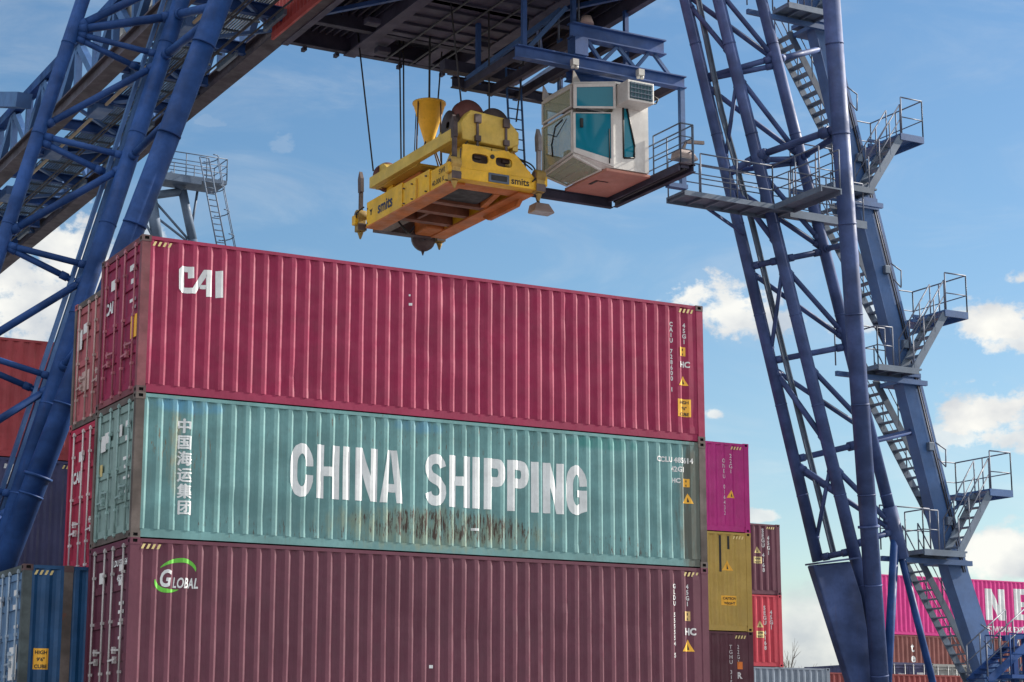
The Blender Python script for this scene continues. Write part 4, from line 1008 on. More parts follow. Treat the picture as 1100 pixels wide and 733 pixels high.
# cab support frame hanging on the right of the trolley
yt = 9.0
b = MB(); b.ibeam((14.3, yt, 20.5), (17.25, yt, 20.5), .3, .42, .035); b.build('hanger_top_beam', TB, tro)
b = MB(); b.ibeam((12.65, yt, 19.62), (17.9, yt, 19.62), .26, .34, .03); b.build('hanger_bottom_beam', TB, tro)
b = MB(); b.ibeam((14.6, 9.7, 19.5), (16.9, 9.7, 19.5), .24, .28, .03); b.build('hanger_bottom_beam', TB, tro)
b = MB(); b.box(14.35, 14.75, yt - .2, yt + .2, 19.8, 20.285); b.build('hanger_post', TB, tro)
wb = MB()
for xa_, za, xb_, zb_ in ((14.85, 20.28, 15.25, 19.8), (15.3, 19.8, 15.75, 20.28), (15.8, 20.28, 16.3, 19.8), (16.35, 19.8, 16.75, 20.28), (16.95, 20.28, 17.4, 19.8)):
    wb.beam((xa_, yt, za), (xb_, yt, zb_), .09, .09, (0, 1, 0))
wb.build('hanger_web', CB3, tro)
for x in (14.6, 15.7, 16.6):
    b = MB(); b.beam((x, yt + .2, 20.4), (x, yt + 3.4, 20.4), .16, .2); b.build('hanger_cross_beam', GB, tro)
for x in (12.8, 13.6, 14.4, 17.75):
    b = MB(); b.beam((x, yt + .15, 19.62), (x, yt + 3.2, 19.62), .14, .22); b.build('hanger_cross_beam', UN if x < 15 else GB, tro)
b = MB(); b.ibeam((12.4, 12.1, 19.7), (17.8, 12.1, 19.7), .2, .3, .03); b.build('hanger_bottom_beam', UN, tro)
b = MB(); b.beam((12.2, 12.3, 20.2), (14.4, 12.3, 20.2), .3, .3); b.build('hanger_bottom_beam', UN, tro)
for x, y in ((13.0, 9.15), (14.5, 9.15), (13.2, 12.1), (15.8, 12.1), (16.3, 9.4)):
    b = MB(); b.beam((x, y, 19.75), (x, y, 21.55), .12, .12); b.build('hanger_rod', TB, tro)
for a, c2 in (((13.1, 9.2, 19.8), (14.3, 9.2, 21.2)), ((12.8, 12.1, 19.8), (14.4, 9.6, 21.3)), ((14.6, 12.1, 19.9), (16.2, 12.1, 21.2))):
    b = MB(); b.beam(a, c2, .12, .12); b.build('hanger_brace', CB3, tro)
for px in (616.5, 687):
    p = at(px, 70 if px < 650 else 81, Y=8.8); b = MB(); b.box(p.x - .08, p.x + .1, 8.7, 8.86, p.z - .02, p.z + .15); b.tube((p.x - .05, 8.78, p.z - .1), (p.x - .05, 8.78, p.z - .02), .05, None, 10); b.tube((p.x + .07, 8.78, p.z - .1), (p.x + .07, 8.78, p.z - .02), .05, None, 10); b.build('clamp', paint('clamp_white', (.6, .6, .58), .5, .1, .1), tro)
p = at(630, 22, Y=8.9); b = MB(); b.tube((p.x, 8.9, p.z - .12), (p.x, 8.9, p.z + .1), .2, .13, 14); b.build('buffer', paint('buffer_grey', (.35, .27, .25), .6, .2, .1), tro)
r = MB(); rail(r, [(14.7, 9.2, 20.72), (14.7, 12.4, 20.72)], 1.2, (.5,), .025); rail(r, [(15.4, 11.4, 19.8), (17.0, 11.4, 19.8)], .7, (.35,), .02); r.build('railing', RAILC, tro)
# service platform below
pf = 16.85
b = MB(); b.ibeam((14.1, 11.35, pf - .15), (17.0, 11.35, pf - .15), .16, .28, .03); b.ibeam((17.2, 7.6, pf - .1), (17.2, 11.5, pf - .1), .14, .2, .02)
b.beam((16.82, 7.7, pf - .1), (16.82, 11.2, pf - .1), .06, .16)
for k in range(16): b.beam((16.86, 7.7 + k * .23, pf - .06), (17.12, 7.7 + k * .23, pf - .06), .04, .08)
sp = b.build('service_platform', UN, tro)
b = MB(); b.box(16.8, 17.25, 7.6, 11.3, pf - .02, pf + .02); b.build('platform_plate', GB, sp)
b = MB(); b.tube((16.98, 7.7, pf - .12), (16.98, 11.2, pf - .14), .03, None, 6); b.tube((17.05, 7.7, pf - .12), (17.05, 11.2, pf - .12), .02, None, 6); b.build('platform_cable', UNC, sp)
b = MB()
for k in range(5): b.beam((16.95, 8.2 + k * .62, pf - .06), (16.95, 8.6 + k * .62, pf - .06), .1, .03)
b.build('cable_chain', STEEL, sp)
r = MB(); rail(r, [(16.84, 8.95, pf), (16.84, 7.65, pf), (17.24, 7.65, pf)], 1.1, (.4, .75)); rail(r, [(17.24, 11.3, pf), (17.24, 7.7, pf)], 1.1, (.4, .75)); r.build('railing', LGREY, sp)
b = MB(); b.beam((17.8, 9.0, 19.45), (17.8, 9.0, 16.7), .14, .14, (0, 1, 0)); b.box(17.3, 17.9, 8.9, 9.1, 16.62, 16.74); b.build('platform_hanger', CB3, tro)
# hanging ladder at the left of the cab
b = MB()
for dx in (-.22, .22): b.tube((14.1 + dx, 11.4, 16.6), (13.9 + dx, 11.4, 20.2), .03, None, 6)
for k in range(13): p = Vector((14.1, 11.4, 16.7)).lerp(Vector((13.9, 11.4, 20.1)), k / 12); b.tube(p - Vector((.22, 0, 0)), p + Vector((.22, 0, 0)), .018, None, 6)
b.build('ladder', CB3, tro)

# ------------------------------------------------------------------ operator cab
CW = paint('cab_white_paint', (.68, .67, .64), .4, .12, .42, dirt=(.33, .27, .22), rust=.03)
TG = glass('teal_tinted_glass', (.010, .25, .35), .04, .82)
CG = glass('reflection_tinted_glass', (.60, .68, .50), .03, .33)  # pale yellow tint stands in for the reflection on the windshield
FL = paint('cab_floor_pink', (.52, .24, .185), .6, .1, .15, dirt=(.3, .16, .13))
cab = root('operator_cab', (16, 10, 16.9), 'white operator cab with teal tinted windows under the trolley', 'crane cab')
zf, zr = 16.9, 19.18
P4 = Vector((16.72, 9.0, 0)); P3 = Vector((15.62, 9.0, 0)); P2 = Vector((14.68, 9.5, 0)); P1 = Vector((14.62, 11.0, 0)); P5 = Vector((16.72, 11.15, 0))
Zv = lambda p, z: Vector((p.x, p.y, z))
def wall(name, quadp, frame, mat, pane=None, panemat=None, th=.05, parts=None, glassname='window_pane'):
    """framed opening: quadp 4 outer corners; frame margins (l,r,b,t) in fractions"""
    A, B_, C_, D_ = quadp; l, r_, bt, tp = frame
    S_ = lambda u, v: (A.lerp(B_, u)).lerp(D_.lerp(C_, u), v)
    inn = [S_(l, bt), S_(1 - r_, bt), S_(1 - r_, 1 - tp), S_(l, 1 - tp)]
    n = (B_ - A).cross(D_ - A).normalized() * th
    b = MB(); b.ring_panel(inn, list(quadp), n); o = b.build(name, mat, cab)
    if panemat:
        b = MB(); b.prism([q + n * .35 for q in inn], n * .2); b.build(glassname, panemat, o)
        g = MB()
        for k in range(4): g.tube(inn[k], inn[(k + 1) % 4], .018, None, 6)
        g.build('window_seal', BLACK, o)
    return o
# side panel facing the camera, with the small window
A, B_, C_, D_ = Zv(P3, zf), Zv(P4, zf), Zv(P4, zr), Zv(P3, zr)
poly = [(.28, .14), (.58, .16), (.60, .30), (.38, .78), (.28, .76)]
SP = lambda u, v: A.lerp(B_, u).lerp(D_.lerp(C_, u), v)
inn = [SP(*p) for p in poly]; out_ = [SP(0, 0), SP(1, 0), SP(1, .35), SP(.55, 1), SP(0, 1)]
b = MB(); b.ring_panel(inn, out_, (0, .05, 0)); b.prism([SP(1, .35), SP(1, 1), SP(.55, 1)], (0, .05, 0)); sw = b.build('side_wall', CW, cab)
b = MB(); b.prism([p + Vector((0, .015, 0)) for p in inn], (0, .012, 0)); b.build('window_pane', TG, sw)
b = MB()
for k in range(5): b.tube(inn[k] - Vector((0, .004, 0)), inn[(k + 1) % 5] - Vector((0, .004, 0)), .026, None, 8)
b.build('window_seal', BLACK, sw)
# diagonal front corner with large and upper window
nz = 17.32; zm = 18.42
wall('corner_wall', [Zv(P2, nz), Zv(P3, zf + .02), Zv(P3, zm), Zv(P2, zm)], (.06, .06, .13, .02), CW, True, TG)
P2u = P2 + Vector((-.05, -.10, 0)); P3u = P3 + Vector((.02, -.10, 0))
wall('corner_wall_top', [Zv(P2u, zm + .08), Zv(P3u, zm + .08), Zv(P3u, zr + .02), Zv(P2u, zr - .02)], (.08, .06, .08, .12), CW, True, TG)
b = MB(); b.box(P2.x, P3.x, 9.3, 9.36, zm + .01, zm + .07); b.build('window_gap', BLACK, cab)
# windshield facing the spreader
WS = [Zv(P1, 17.10), Zv(P2, 17.30), Zv(P2, 18.30), Zv(P1, 18.24)]
WS[0].x -= .0; wall('windshield_frame', [WS[0], WS[1], Zv(P2, 18.5), Zv(P1, 18.42)], (.03, .03, .04, .03), CW, True, CG, glassname='windshield')
wall('windshield_top', [Zv(P1, 18.5), Zv(P2, 18.58), Zv(P2, zr), Zv(P1, zr - .04)], (.04, .05, .08, .12), CW, True, CG)
# lower sloping glass between windshield and floor
F1 = Vector((15.35, 11.0, zf)); F2 = Vector((15.4, 9.25, zf))
wall('nose_floor_frame', [Zv(P1, 17.08), F1, F2, Zv(P2, 17.28)], (.04, .04, .04, .04), CW, True, CG)
b = MB()
for t in (.3, .62): b.beam(Zv(P1, 17.09).lerp(F1, t), Zv(P2, 17.29).lerp(F2, t), .03, .03)
b.build('glazing_bar', STEEL, cab)
b = MB(); b.prism([Zv(P2, 17.28), F2, Zv(P3, zf), Zv(P3, zf + .02)], (0, 0, .03)); b.build('nose_plate', CW, cab)
# floor
b = MB(); b.box(15.4, 16.78, 9.02, 11.2, zf - .1, zf - .02); fl = b.build('floor_panel', FL, cab, bevel=.015)
b = MB(); b.box(15.62, 15.7, 9.9, 10.3, zf - .115, zf - .1005); b.box(15.7, 16.0, 9.9, 9.93, zf - .115, zf - .1005); b.build('floor_hatch', BLACK, fl)
# roof, back, far wall
b = MB(); b.prism([Zv(P1, zr), Zv(P2u, zr + .0), Zv(P3u, zr + .03), Zv(P4, zr + .05), Zv(P5, zr + .05)], (0, 0, .07)); b.build('roof', CW, cab, bevel=.02)
b = MB(); b.box(16.67, 16.72, 9.051, 11.15, zf, zr); b.build('back_wall', CW, cab)
wall('far_wall', [Vector((16.66, 11.1, zf)), Vector((14.7, 11.1, 17.1)), Vector((14.7, 11.1, zr)), Vector((16.66, 11.1, zr))], (.3, .05, .3, .1), CW, True, CG)
for px_, pt in ((P2, (612, 85)), (P1, (579, 101))):
    q = Zv(px_, zr + .05); b = MB(); b.prism([q, q + Vector((.3, 0, 0)), q + Vector((.02, 0, .42))], (0, .05, 0)); b.build('roof_bracket', CW, cab)
# interior
b = MB(); b.box(15.3, 15.75, 9.7, 10.3, 17.35, 17.5); b.box(15.72, 15.85, 9.7, 10.3, 17.5, 18.3); b.box(15.4, 15.7, 9.85, 10.15, zf, 17.34); b.build('operator_seat', paint('seat_grey', (.16, .17, .18), .8, .1, 0), cab)
b = MB(); b.box(15.05, 15.6, 9.35, 9.6, 17.35, 17.7); b.box(15.05, 15.6, 10.4, 10.65, 17.35, 17.7); b.build('control_console', paint('console_pale', (.5, .52, .5), .6, .1, 0), cab)
# wipers, mirror
b = MB(); b.path([Zv(P3, 17.0) + Vector((-.14, -.02, 0)), Zv(P3, 17.95) + Vector((-.14, -.02, 0))], .016, 6); b.build('wiper', BLACK, cab)
b = MB(); p = Zv(P2, 18.0) + Vector((-.05, 0, 0)); pts = [p + Vector((-.01, .45, .35)), p + Vector((-.03, .8, .25)), p + Vector((-.03, 1.0, -.2)), p + Vector((-.03, .95, -.55))]; b.path(pts, .022, 6); b.path([p + Vector((-.03, .2, .3)), p + Vector((-.03, .75, -.05)), p + Vector((-.03, 1.2, .15))], .012, 6); b.build('wiper', BLACK, cab)
b = MB(); q = Zv(P2, 18.15) + Vector((.12, -.16, 0)); b.box(q.x, q.x + .09, q.y - .03, q.y + .02, q.z - .16, q.z + .1); b.build('mirror', BLACK, cab, bevel=.02)
# air conditioner
ax0 = at(669, 95, Y=8.6).x; ax1 = at(697, 95, Y=8.6).x; az0 = at(690, 114, Y=8.6).z; az1 = at(690, 92, Y=8.6).z
b = MB(); b.box(ax0, ax1, 8.35, 9.6, az0, az1); ac = b.build('air_conditioner', CW, cab, bevel=.02)
b = MB(); b.box(ax0 + .06, ax1 - .06, 8.335, 8.3495, az0 + .06, az1 - .06); b.build('grille_backing', paint('grille_teal', (.03, .10, .13), .5, .1, 0), ac)
b = MB()
for k in range(7): x = ax0 + .1 + k * (ax1 - ax0 - .2) / 6; b.box(x - .008, x + .008, 8.32, 8.334, az0 + .06, az1 - .06)
for k in range(4): z = az0 + .1 + k * (az1 - az0 - .2) / 3; b.box(ax0 + .06, ax1 - .06, 8.305, 8.3195, z - .008, z + .008)
b.build('grille', LGREY, ac)
b = MB(); q = at(697, 112, Y=8.9); b.path([q, q + Vector((.22, 0, .05)), q + Vector((.3, 0, .18)), q + Vector((.1, 0, .26))], .025, 8); b.build('hose', BLACK, cab)

# ------------------------------------------------------------------ spreader
SY = paint('spreader_yellow_paint', (.80, .47, .02), .42, .16, .3, dirt=(.22, .13, .05), rust=.13, rustcol=(.09, .05, .03))
SP2 = paint('headblock_pale_yellow_paint', (.70, .50, .10), .5, .14, .3, dirt=(.30, .2, .09), rust=.12, rustcol=(.10, .06, .04))
SO = paint('spreader_orange_paint', (.55, .17, .035), .55, .2, .3, dirt=(.2, .07, .03), rust=.12)
SD = paint('greasy_dark_steel', (.10, .075, .075), .6, .4, .3, rust=.15)
SCY = paint('worn_corner_paint', (.36, .24, .06), .6, .4, .5, dirt=(.07, .06, .055), rust=.45, rustcol=(.07, .05, .045))
SHV = paint('sheave_red_brown', (.16, .06, .055), .55, .25, .2)
spr = root('container_spreader', (12.7, 13, 16.3), 'yellow container spreader hanging on ropes above the crimson container', 'container spreader')
sx0, sx1 = 11.46, 13.92; zl = 16.3
def beamside(x0, x1):
    b = MB()
    # stepped longitudinal box beam
    for (ya_, yb_, e, h) in ((10.35, 11.6, .0, .60), (11.6, 13.2, .035, .66), (13.2, 15.5, .07, .70)):
        b.box(x0 - e, x1 + e, ya_, yb_, zl, zl + h)
    return b
sb = beamside(sx0 + .06, sx0 + .34).build('side_beam', SY, spr, bevel=.012)
beamside(sx1 - .34, sx1 - .06).build('side_beam', SY, spr, bevel=.012)
for x in (sx0 + .02, sx1 - .40):
    b = MB(); b.box(x - .05, x + .43, 10.35, 15.5, zl - .05, zl - .002); b.build('bottom_flange', SO, spr)
SOB = paint('spreader_brown_paint', (.20, .075, .04), .6, .3, .3, rust=.2)
b = MB()
for y in (12.35, 13.3, 14.3): b.box(sx0 + .42, sx1 - .42, y - .12, y + .12, zl + .0, zl + .28)
b.box(sx0 + .9, sx0 + 1.0, 13.42, 14.18, zl + .03, zl + .2)
b.build('cross_member', SOB, spr)
b = MB(); b.box(sx0 + .42, sx1 - .42, 10.34, 10.85, zl - .0, zl + .25); b.beam((sx0 + 1.7, 10.9, zl + .1), (sx1 - .5, 12.2, zl + .1), .16, .2); b.build('cross_member', SO, spr)
b = MB(); b.box(sx0 + .55, sx0 + 1.75, 10.95, 12.2, zl + .06, zl + .3); b.build('hydraulic_box', BLACK, spr, bevel=.03)
b = MB(); b.box(sx0 + .45, sx1 - .45, 10.7, 12.25, zl + .31, zl + .5); b.box(sx0 + .45, sx1 - .45, 12.6, 15.3, zl + .4, zl + .5); b.build('inner_deck', SD, spr)
for y in (11.6, 12.0):
    b = MB(); b.beam((sx0 + .9, y, zl + .28), (sx0 + 1.4, y, zl + .28), .04, .04); b.build('hydraulic_pipe', LGREY, spr)
b = MB(); b.box(sx0 + .35, sx1 - .35, 15.52, 15.85, zl - .04, zl + .12); b.box(sx0 + .2, sx1 - .2, 15.52, 15.7, zl + .121, zl + .35); b.build('end_beam', SD, spr)
# near end beam with oval holes and lettering
EY = 10.0
b = MB(); b.box(sx0, sx1, EY, EY + .34, zl, zl + .30)
eb = b.build('end_beam', SY, spr, bevel=.02)
lo = [(sx0 + .15, zl + .302), (sx1 - .1, zl + .302), (sx1 - .75, zl + .95), (sx0 + .22, zl + .95)]
cx1, cx2, cz = sx0 + .72, sx0 + 1.42, zl + .62
def ovalpts(cx, cz_, rx, rz, n=12): return [(cx + math.copysign(abs(math.cos(2 * math.pi * k / n)) ** .6, math.cos(2 * math.pi * k / n)) * rx, cz_ + math.copysign(abs(math.sin(2 * math.pi * k / n)) ** .6, math.sin(2 * math.pi * k / n)) * rz) for k in range(n)]
# plate split in two so that each half rings its hole
def clamp_line(t, a, c): return a + (c - a) * t
mx = (cx1 + cx2) / 2
def halfplate(xa0, xa1, xb0, xb1, cx):
    ov = ovalpts(cx, cz, .25, .13); out = []
    for (u, v) in ov:
        du, dv = u - cx, v - cz; t = 1e9
        if dv > 1e-6: t = min(t, (zl + .95 - cz) / dv)
        if dv < -1e-6: t = min(t, (zl + .302 - cz) / dv)
        for (p0, p1) in (((xa0, zl + .302), (xb0, zl + .95)), ((xa1, zl + .302), (xb1, zl + .95))):
            ex, ez = p1[0] - p0[0], p1[1] - p0[1]; den = du * ez - dv * ex
            if abs(den) > 1e-6:
                s_ = ((p0[0] - cx) * ez - (p0[1] - cz) * ex) / den
                if s_ > 0: t = min(t, s_)
        out.append((cx + du * t, cz + dv * t))
    return ov, out
b = MB()
for args in ((sx0 + .15, mx, sx0 + .22, mx, cx1), (mx, sx1 - .1, mx, sx1 - .75, cx2)):
    ov, ou = halfplate(*args)
    b.ring_panel([(u, EY + .02, v) for u, v in ov], [(u, EY + .02, v) for u, v in ou], (0, .06, 0))
    # fill the corners the fan leaves open
    cs = [(args[0], zl + .302), (args[1], zl + .302), (args[3], zl + .95), (args[2], zl + .95)]
    for c_ in cs:
        near_ = sorted(range(len(ou)), key=lambda k: (ou[k][0] - c_[0]) ** 2 + (ou[k][1] - c_[1]) ** 2)[:2]
        tri = [c_, ou[near_[0]], ou[near_[1]]]
        b.prism([(u, EY + .021, v) for u, v in tri], (0, .058, 0))
b.box(sx0 + .3, sx1 - .3, EY + .024, EY + .07, zl + .301, zl + .43)
b.build('end_plate', SY, spr)
b = MB(); b.box(sx0 + .3, sx1 - .85, EY + .3, EY + .36, zl + .32, zl + .92); b.build('end_backing', SD, spr)
b = MB(); b.tube((mx, EY - .01, zl + .72), (mx, EY + .03, zl + .72), .06, None, 12); b.build('end_socket', BLACK, spr)
b = MB(); b.box(sx0 + .95, sx0 + 1.55, EY - .03, EY - .001, zl + .03, zl + .27); lp = b.build('id_plate_frame', LGREY, spr)
b = MB(); b.box(sx0 + 1.02, sx0 + 1.48, EY - .04, EY - .0301, zl + .08, zl + .22); b.build('id_plate', BLACK, lp)
def flat_text(parent, s, p, ux, uz, size, mat, name='lettering', **k):
    bm = text_mesh(s, size, **k); me = bpy.data.meshes.new(name); ux = Vector(ux).normalized(); uz = Vector(uz).normalized(); off = ROOT.get(parent.name, Vector())
    for v in bm.verts: v.co = Vector(p) + ux * v.co.x + uz * v.co.z - off
    bm.to_mesh(me); bm.free(); me.materials.append(mat); o = bpy.data.objects.new(name, me); COL.objects.link(o); o.parent = parent; return o
flat_text(eb, 'smits', (sx0 + 1.62, EY - .004, zl + .07), (1, 0, 0), (0, 0, 1), .26, BLACK, 'maker_lettering', bold=.006)
# lettering on the long side; read from far end towards the camera
flat_text(sb, 'smits', (sx0 - .014, 14.75, zl + .2), (0, -1, 0), (0, 0, 1), .46, paint('dark_blue_lettering', (.02, .03, .08), .5, .1, 0, bump=0), 'maker_lettering', bold=.014)
flat_text(sb, 'SWL', (sx0 + .056, 11.1, zl + .38), (0, -1, 0), (0, 0, 1), .2, BLACK, 'load_lettering', bold=.003)
flat_text(sb, '40.000 K', (sx0 + .056, 11.5, zl + .14), (0, -1, 0), (0, 0, 1), .2, BLACK, 'load_lettering', bold=.003)
flat_text(sb, '\u2691' if False else 'Y', (sx0 - .014, 15.25, zl + .28), (0, -1, 0), (0, 0, 1), .2, BLACK, 'emblem', bold=.02)
# corner castings, twistlocks, flippers
for ix, x in enumerate((sx0 - .02, sx1 + .02)):
    for iy, y in enumerate((EY + .05, 15.88)):
        d = 1 if ix else -1
        b = MB(); b.box(x - .12, x + .12, y - .12, y + .15, zl - .06, zl + .42)
        b.tube((x - .14, y, zl + .40), (x + .14, y, zl + .40), .17, None, 16)
        b.tube((x, y, zl - .28), (x, y, zl - .08), .02, .09, 10); b.build('corner_housing', SCY, spr, bevel=.03)
        b = MB(); b.tube((x - .155, y, zl + .40), (x + .155, y, zl + .40), .10, None, 14); b.box(x - .135, x + .135, y - .135, y - .1205, zl - .04, zl + .16); b.build('corner_bearing', SD, spr)
        b = MB(); b.box(x - .1 + d * .12, x + .1 + d * .12, y - .1, y + .14, zl + .12, zl + .4); b.build('corner_motor', SY, spr, bevel=.03)
        b = MB(); w_ = .075
        b.beam((x, y, zl + .5), (x, y, zl + 1.1), .08, .11, (1, 0, 0)); b.prism([(x - .05, y - .09, zl + 1.1), (x - .05, y + .10, zl + 1.1), (x - .05, y + .13, zl + 1.5), (x - .05, y + .04, zl + 1.72), (x - .05, y - .07, zl + 1.5)], (.1, 0, 0)); b.build('guide_flipper', SD if ix == 0 else paint('flipper_grey', (.24, .23, .24), .5, .3, .2), spr)
# far lower guide lobe
b = MB(); b.lathe((sx1 - .5, 15.9, zl - .02), [(.05, -.07), (.36, -.07), (.36, .05), (.05, .05)], 22, 'y'); b.tube((sx1 - .5, 15.9, zl - .5), (sx1 - .5, 15.9, zl - .36), .015, .06, 8); b.box(sx1 - .75, sx1 - .25, 15.82, 15.98, zl - .02, zl + .3); b.build('guide_plate', SD, spr)
b = MB(); b.box(sx1 - .95, sx1 - .35, 14.7, 15.6, zl - .02, zl + .45); b.build('drive_housing', SO, spr, bevel=.05)
b = MB(); b.prism([(sx1 - .15, 11.0, zl - .2), (sx1 - .15, 12.6, zl - .2), (sx1 - .15, 12.9, zl - .05), (sx1 - .15, 10.8, zl - .05)], (.12, 0, 0)); b.build('side_bracket', SO, spr)
# headblock
hz = 17.45
b = MB(); b.prism([(11.72, 10.25, 17.92), (12.02, 10.25, 18.30), (13.1, 10.25, 18.22), (13.46, 10.25, 17.88), (13.46, 10.25, 17.55), (13.2, 10.25, 17.42), (11.78, 10.25, 17.46)], (0, 1.35, 0)); hb = b.build('headblock', SP2, spr, bevel=.03)
b = MB(); b.prism([(11.95, 10.4, 17.42), (13.25, 10.4, 17.40), (13.45, 10.4, 16.95), (11.75, 10.4, 16.95)], (0, .9, 0)); b.build('headblock_neck', SP2, spr, bevel=.02)
for x in (12.2, 13.05):
    b = MB(); b.box(x - .03, x + .03, 10.2, 10.24, 17.1, 18.1); b.box(x - .09, x + .09, 10.16, 10.245, 17.95, 18.18); b.box(x - .08, x + .08, 10.16, 10.245, 17.45, 17.6); b.box(x - .1, x + .1, 10.2, 10.32, 16.98, 17.16); b.build('headblock_strap', SD, hb)
for x, y, z, r_, m in ((12.16, 10.7, 18.24, .46, SHV), (12.92, 10.7, 18.14, .45, SD), (11.9, 15.1, 17.7, .42, SHV), (12.9, 15.1, 17.7, .42, SHV)):
    b = MB(); b.lathe((x, y, z), [(.1, -.09), (r_, -.09), (r_ * .9, -.02), (r_ * .9, .02), (r_, .09), (.1, .09)], 28, 'y'); b.tube((x, y - .14, z), (x, y + .14, z), .1, None, 12); b.build('rope_sheave', m, spr)
b = MB(); b.lathe((11.75, 10.9, 18.0), [(.1, -.08), (.4, -.08), (.36, 0), (.4, .08), (.1, .08)], 26, 'x'); b.build('rope_sheave', SD, spr)
# long headblock beams
b = MB(); b.box(11.45, 11.62, 10.3, 15.35, 17.38, 17.70); b.build('headblock_beam', SP2, spr, bevel=.012)
b = MB(); b.box(13.3, 13.46, 10.3, 15.35, 17.38, 17.70); b.build('headblock_beam', SP2, spr, bevel=.012)
b = MB(); b.box(11.621, 13.299, 12.6, 15.3, 17.36, 17.42); b.box(11.621, 13.299, 15.2, 15.36, 17.43, 17.72); b.build('headblock_deck', SP2, spr)
b = MB(); b.box(11.9, 13.1, 13.0, 14.6, 17.05, 17.35); b.build('turntable_box', SO, spr, bevel=.03)
for x in (11.95, 12.95):
    b = MB(); b.box(x - .12, x + .12, 14.6, 15.0, 16.98, 17.355); b.build('headblock_pin', SY, spr)
b = MB(); b.prism([(11.6, 14.4, 17.72), (11.6, 15.3, 17.72), (11.6, 15.1, 18.0), (11.6, 14.8, 18.0)], (1.7, 0, 0)); b.build('sheave_guard', SP2, spr, bevel=.02)
def hose(pts, r=.022, n=10):
    P = [Vector(p) for p in pts]; out = []
    for i in range(len(P) - 1):
        p0, p1, p2, p3 = P[max(i - 1, 0)], P[i], P[i + 1], P[min(i + 2, len(P) - 1)]
        for k in range(n):
            t = k / n; out.append(.5 * ((2 * p1) + (p2 - p0) * t + (2 * p0 - 5 * p1 + 4 * p2 - p3) * t * t + (3 * p1 - p0 - 3 * p2 + p3) * t ** 3))
    out.append(P[-1]); b = MB(); b.path(out, r, 6); return b.build('hydraulic_hose', BLACK, spr)
hose([(11.5, 10.2, 17.0), (11.3, 10.1, 16.75), (11.42, 10.05, 16.5), (11.6, 9.96, 16.4)]); hose([(13.4, 10.3, 17.2), (13.75, 10.1, 17.0), (13.85, 10.0, 16.7), (13.7, 9.95, 16.5)]); hose([(13.3, 10.3, 17.3), (13.6, 10.2, 17.05), (13.75, 10.05, 16.85)])
hose([(11.9, 10.22, 17.4), (11.75, 10.1, 17.2), (11.85, 10.05, 17.0)]); hose([(12.3, 13.3, 17.4), (11.9, 12.6, 17.1), (12.1, 11.8, 16.95), (12.4, 11.2, 17.2)], .03)
hose([(11.42, 15.6, 16.9), (11.25, 15.75, 16.7), (11.35, 15.85, 16.45)]); hose([(12.0, 14.9, 16.6), (12.2, 14.7, 16.2), (12.5, 14.9, 16.1), (12.8, 15.2, 16.4)], .03)
for y in (10.55, 11.75, 12.6, 13.1, 15.42):
    b = MB()
    for z in (zl + .08, zl + .5): b.tube((sx0 - .03, y, z), (sx0 + .06, y, z), .022, None, 8)
    b.build('bolt', SD, spr)
for y in (12.3,):
    b = MB(); b.box(sx0 - .03, sx0 - .006, y, y + .05, zl + .02, zl + .58); b.build('stiffener', SY, spr)
for k in range(4):
    b = MB(); b.box(sx0 + .1 + k * .05, sx0 + .45 + k * .05, EY - .012, EY - .002, zl + .05 + k * .055, zl + .075 + k * .055); b.build('scrape_mark', SD, spr) if False else None
# cable basket
bk = root('cable_basket', (12.55, 13.6, 17.42), 'yellow cone shaped cable basket standing on the spreader', 'cable basket')
c0 = (12.45, 13.6, 0); zt_ = 19.5
cone = [(.13, 18.4), (.45, zt_), (.47, zt_), (.47, zt_ + .05), (.43, zt_ + .05), (.42, zt_ - .02), (.10, 18.44), (.10, 18.3), (.14, 18.3), (.13, 18.4)]
b = MB(); b.lathe((c0[0], c0[1], 0), cone, 32); b.build('basket_cone', paint('basket_yellow', (.78, .45, .05), .35, .12, .25, dirt=(.4, .22, .05)), bk)
b = MB()
for t in (20, 110, 200, 290):
    u, v = math.cos(RAD(t)), math.sin(RAD(t)); b.tube((c0[0] + u * .12, c0[1] + v * .12, 18.4), (c0[0] + u * .55, c0[1] + v * .55, 17.44), .025, None, 6); b.tube((c0[0] + u * .44, c0[1] + v * .44, zt_), (c0[0] + u * .5, c0[1] + v * .5, 17.44), .02, None, 6)
b.build('basket_stand', SD, bk)
# ropes
ROPE = paint('wire_rope', (.03, .03, .035), .6, .2, 0, bump=0)
for i, (p0, p1, Y, lab) in enumerate((((388, 68), (401, 184), 15.3, 'hoist rope at the far left sheave of the spreader'), ((429.5, 72), (431, 182), 14.9, 'left one of the close rope pair beside the cable basket'), ((433.5, 73), (434, 180), 14.9, 'right one of the close rope pair beside the cable basket'),
                                     ((484, 0), (496, 116), 11.1, 'slanted hoist rope at the left sheave of the near headblock'), ((525, 0), (525.6, 124), 11.0, 'upright hoist rope between the two near sheaves'), ((563, 60), (554.5, 131), 11.0, 'hoist rope slanting down to the right near sheave'),
                                     ((473, 76), (466, 165), 14.6, 'thin rope slanting behind the yellow cable basket'), ((447, 120), (445, 168), 14.6, 'short thin line left of the cable basket'))):
    a = at(p0[0], p0[1], Y=Y); c2 = at(p1[0], p1[1], Y=Y); d = (a - c2).normalized(); t = (22.2 - c2.z) / d.z
    top = c2 + d * t if i != 7 else a
    b = MB(); b.tube(c2, top, .024 if i != 7 else .015, None, 8); tag(b.build('hoist_rope', ROPE), lab, 'rope', 'hoist ropes of the spreader')
b = MB(); b.tube((12.45, 13.6, 19.2), (12.45, 13.6, 22.2), .032, None, 8); tag(b.build('supply_cable', ROPE), 'power cable running down into the yellow basket', 'cable')

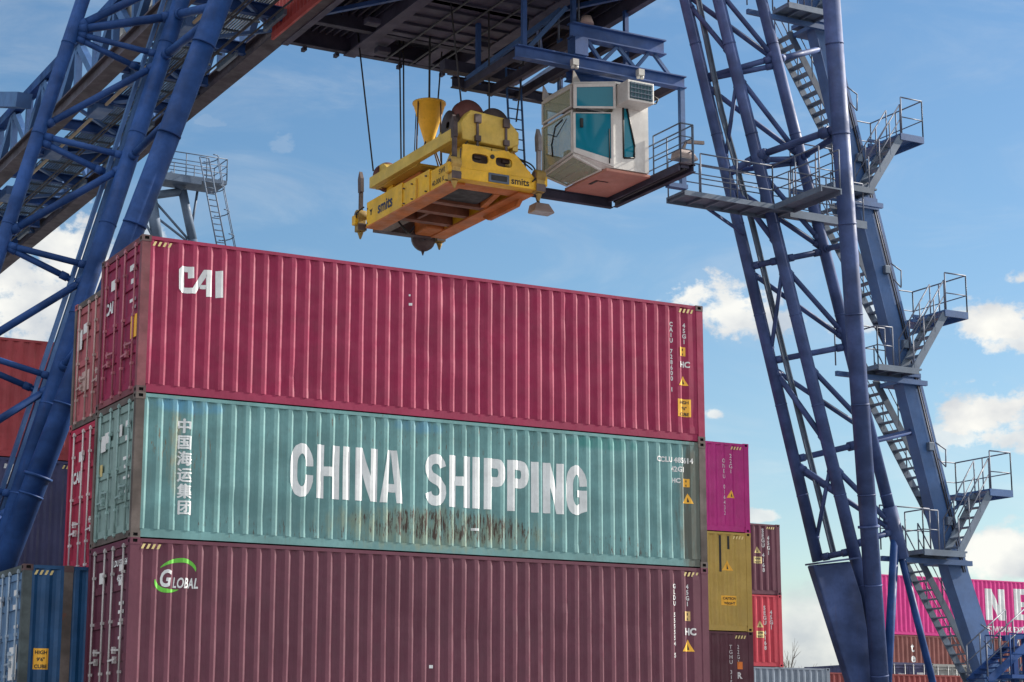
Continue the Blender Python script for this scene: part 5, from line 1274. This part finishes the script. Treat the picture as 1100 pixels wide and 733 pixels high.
# floodlights
def floodlight(p, label, tilt):
    f = root('floodlight', p, label, 'floodlight', 'floodlights of the cab platform')
    b = MB(); x, y, z = p
    b.prism([(x - .32, y - .22, z), (x + .32, y - .22, z), (x + .2, y - .1, z + .26), (x - .2, y - .1, z + .26)], (0, .4, 0)); b.build('lamp_housing', paint('lamp_grey_pink', (.36, .29, .27), .5, .15, .15), f, bevel=.02)
    b = MB(); b.box(x - .3, x + .3, y - .2, y + .16, z - .02, z - .001); b.build('lamp_glass', paint('lamp_glass_dull', (.35, .34, .33), .2, .1, 0), f)
    b = MB(); b.beam((x, y + .1, z + .26), (x - .1 * tilt, y + .1, z + .55), .06, .06); b.beam((x - .1 * tilt, y + .1, z + .55), (x - .5 * tilt, y + .1, z + .6), .07, .09); b.build('lamp_bracket', SD, f)
p = at(581, 229, Y=11.3); floodlight((p.x, 11.3, p.z), 'floodlight hanging under the near end of the spreader beside the cab', 1)
p = at(735, 172, Y=8.0); floodlight((p.x, 8.0, p.z), 'floodlight on the railing at the right end of the cab platform', -1.4)

# ------------------------------------------------------------------ bare trees far away
BARK = paint('bare_twig_bark', (.10, .085, .07), .9, .2, 0, bump=0)
def bare_tree(px, py, Y, label, seed):
    rnd = random.Random(seed); top = at(px, py, Y=Y); H = top.z
    t = root('bare_tree', (top.x, Y, 0), label, 'tree', 'leafless trees beyond the yard')
    b = MB(); b.tube((top.x, Y, 0), (top.x, Y, H * .55), .16, .09, 8); b.build('trunk', BARK, t)
    c = MB()
    def grow(p, d, l, r, n):
        q = p + d * l; c.tube(p, q, r, r * .6, 5)
        if n:
            for k in range(3): grow(p.lerp(q, rnd.uniform(.55, 1)), (d + Vector((rnd.uniform(-.6, .6), rnd.uniform(-.6, .6), rnd.uniform(-.1, .5)))).normalized(), l * rnd.uniform(.6, .8), r * .6, n - 1)
    for k in range(6): grow(Vector((top.x, Y, H * rnd.uniform(.35, .55))), Vector((rnd.uniform(-.35, .35), rnd.uniform(-.35, .35), 1)).normalized(), H * .2, .06, 3)
    c.build('crown', BARK, t)
bare_tree(851, 690, 90, 'taller bare tree above the grey blue container', 3)
bare_tree(881, 705, 95, 'shorter bare tree beside the right crane leg', 5)
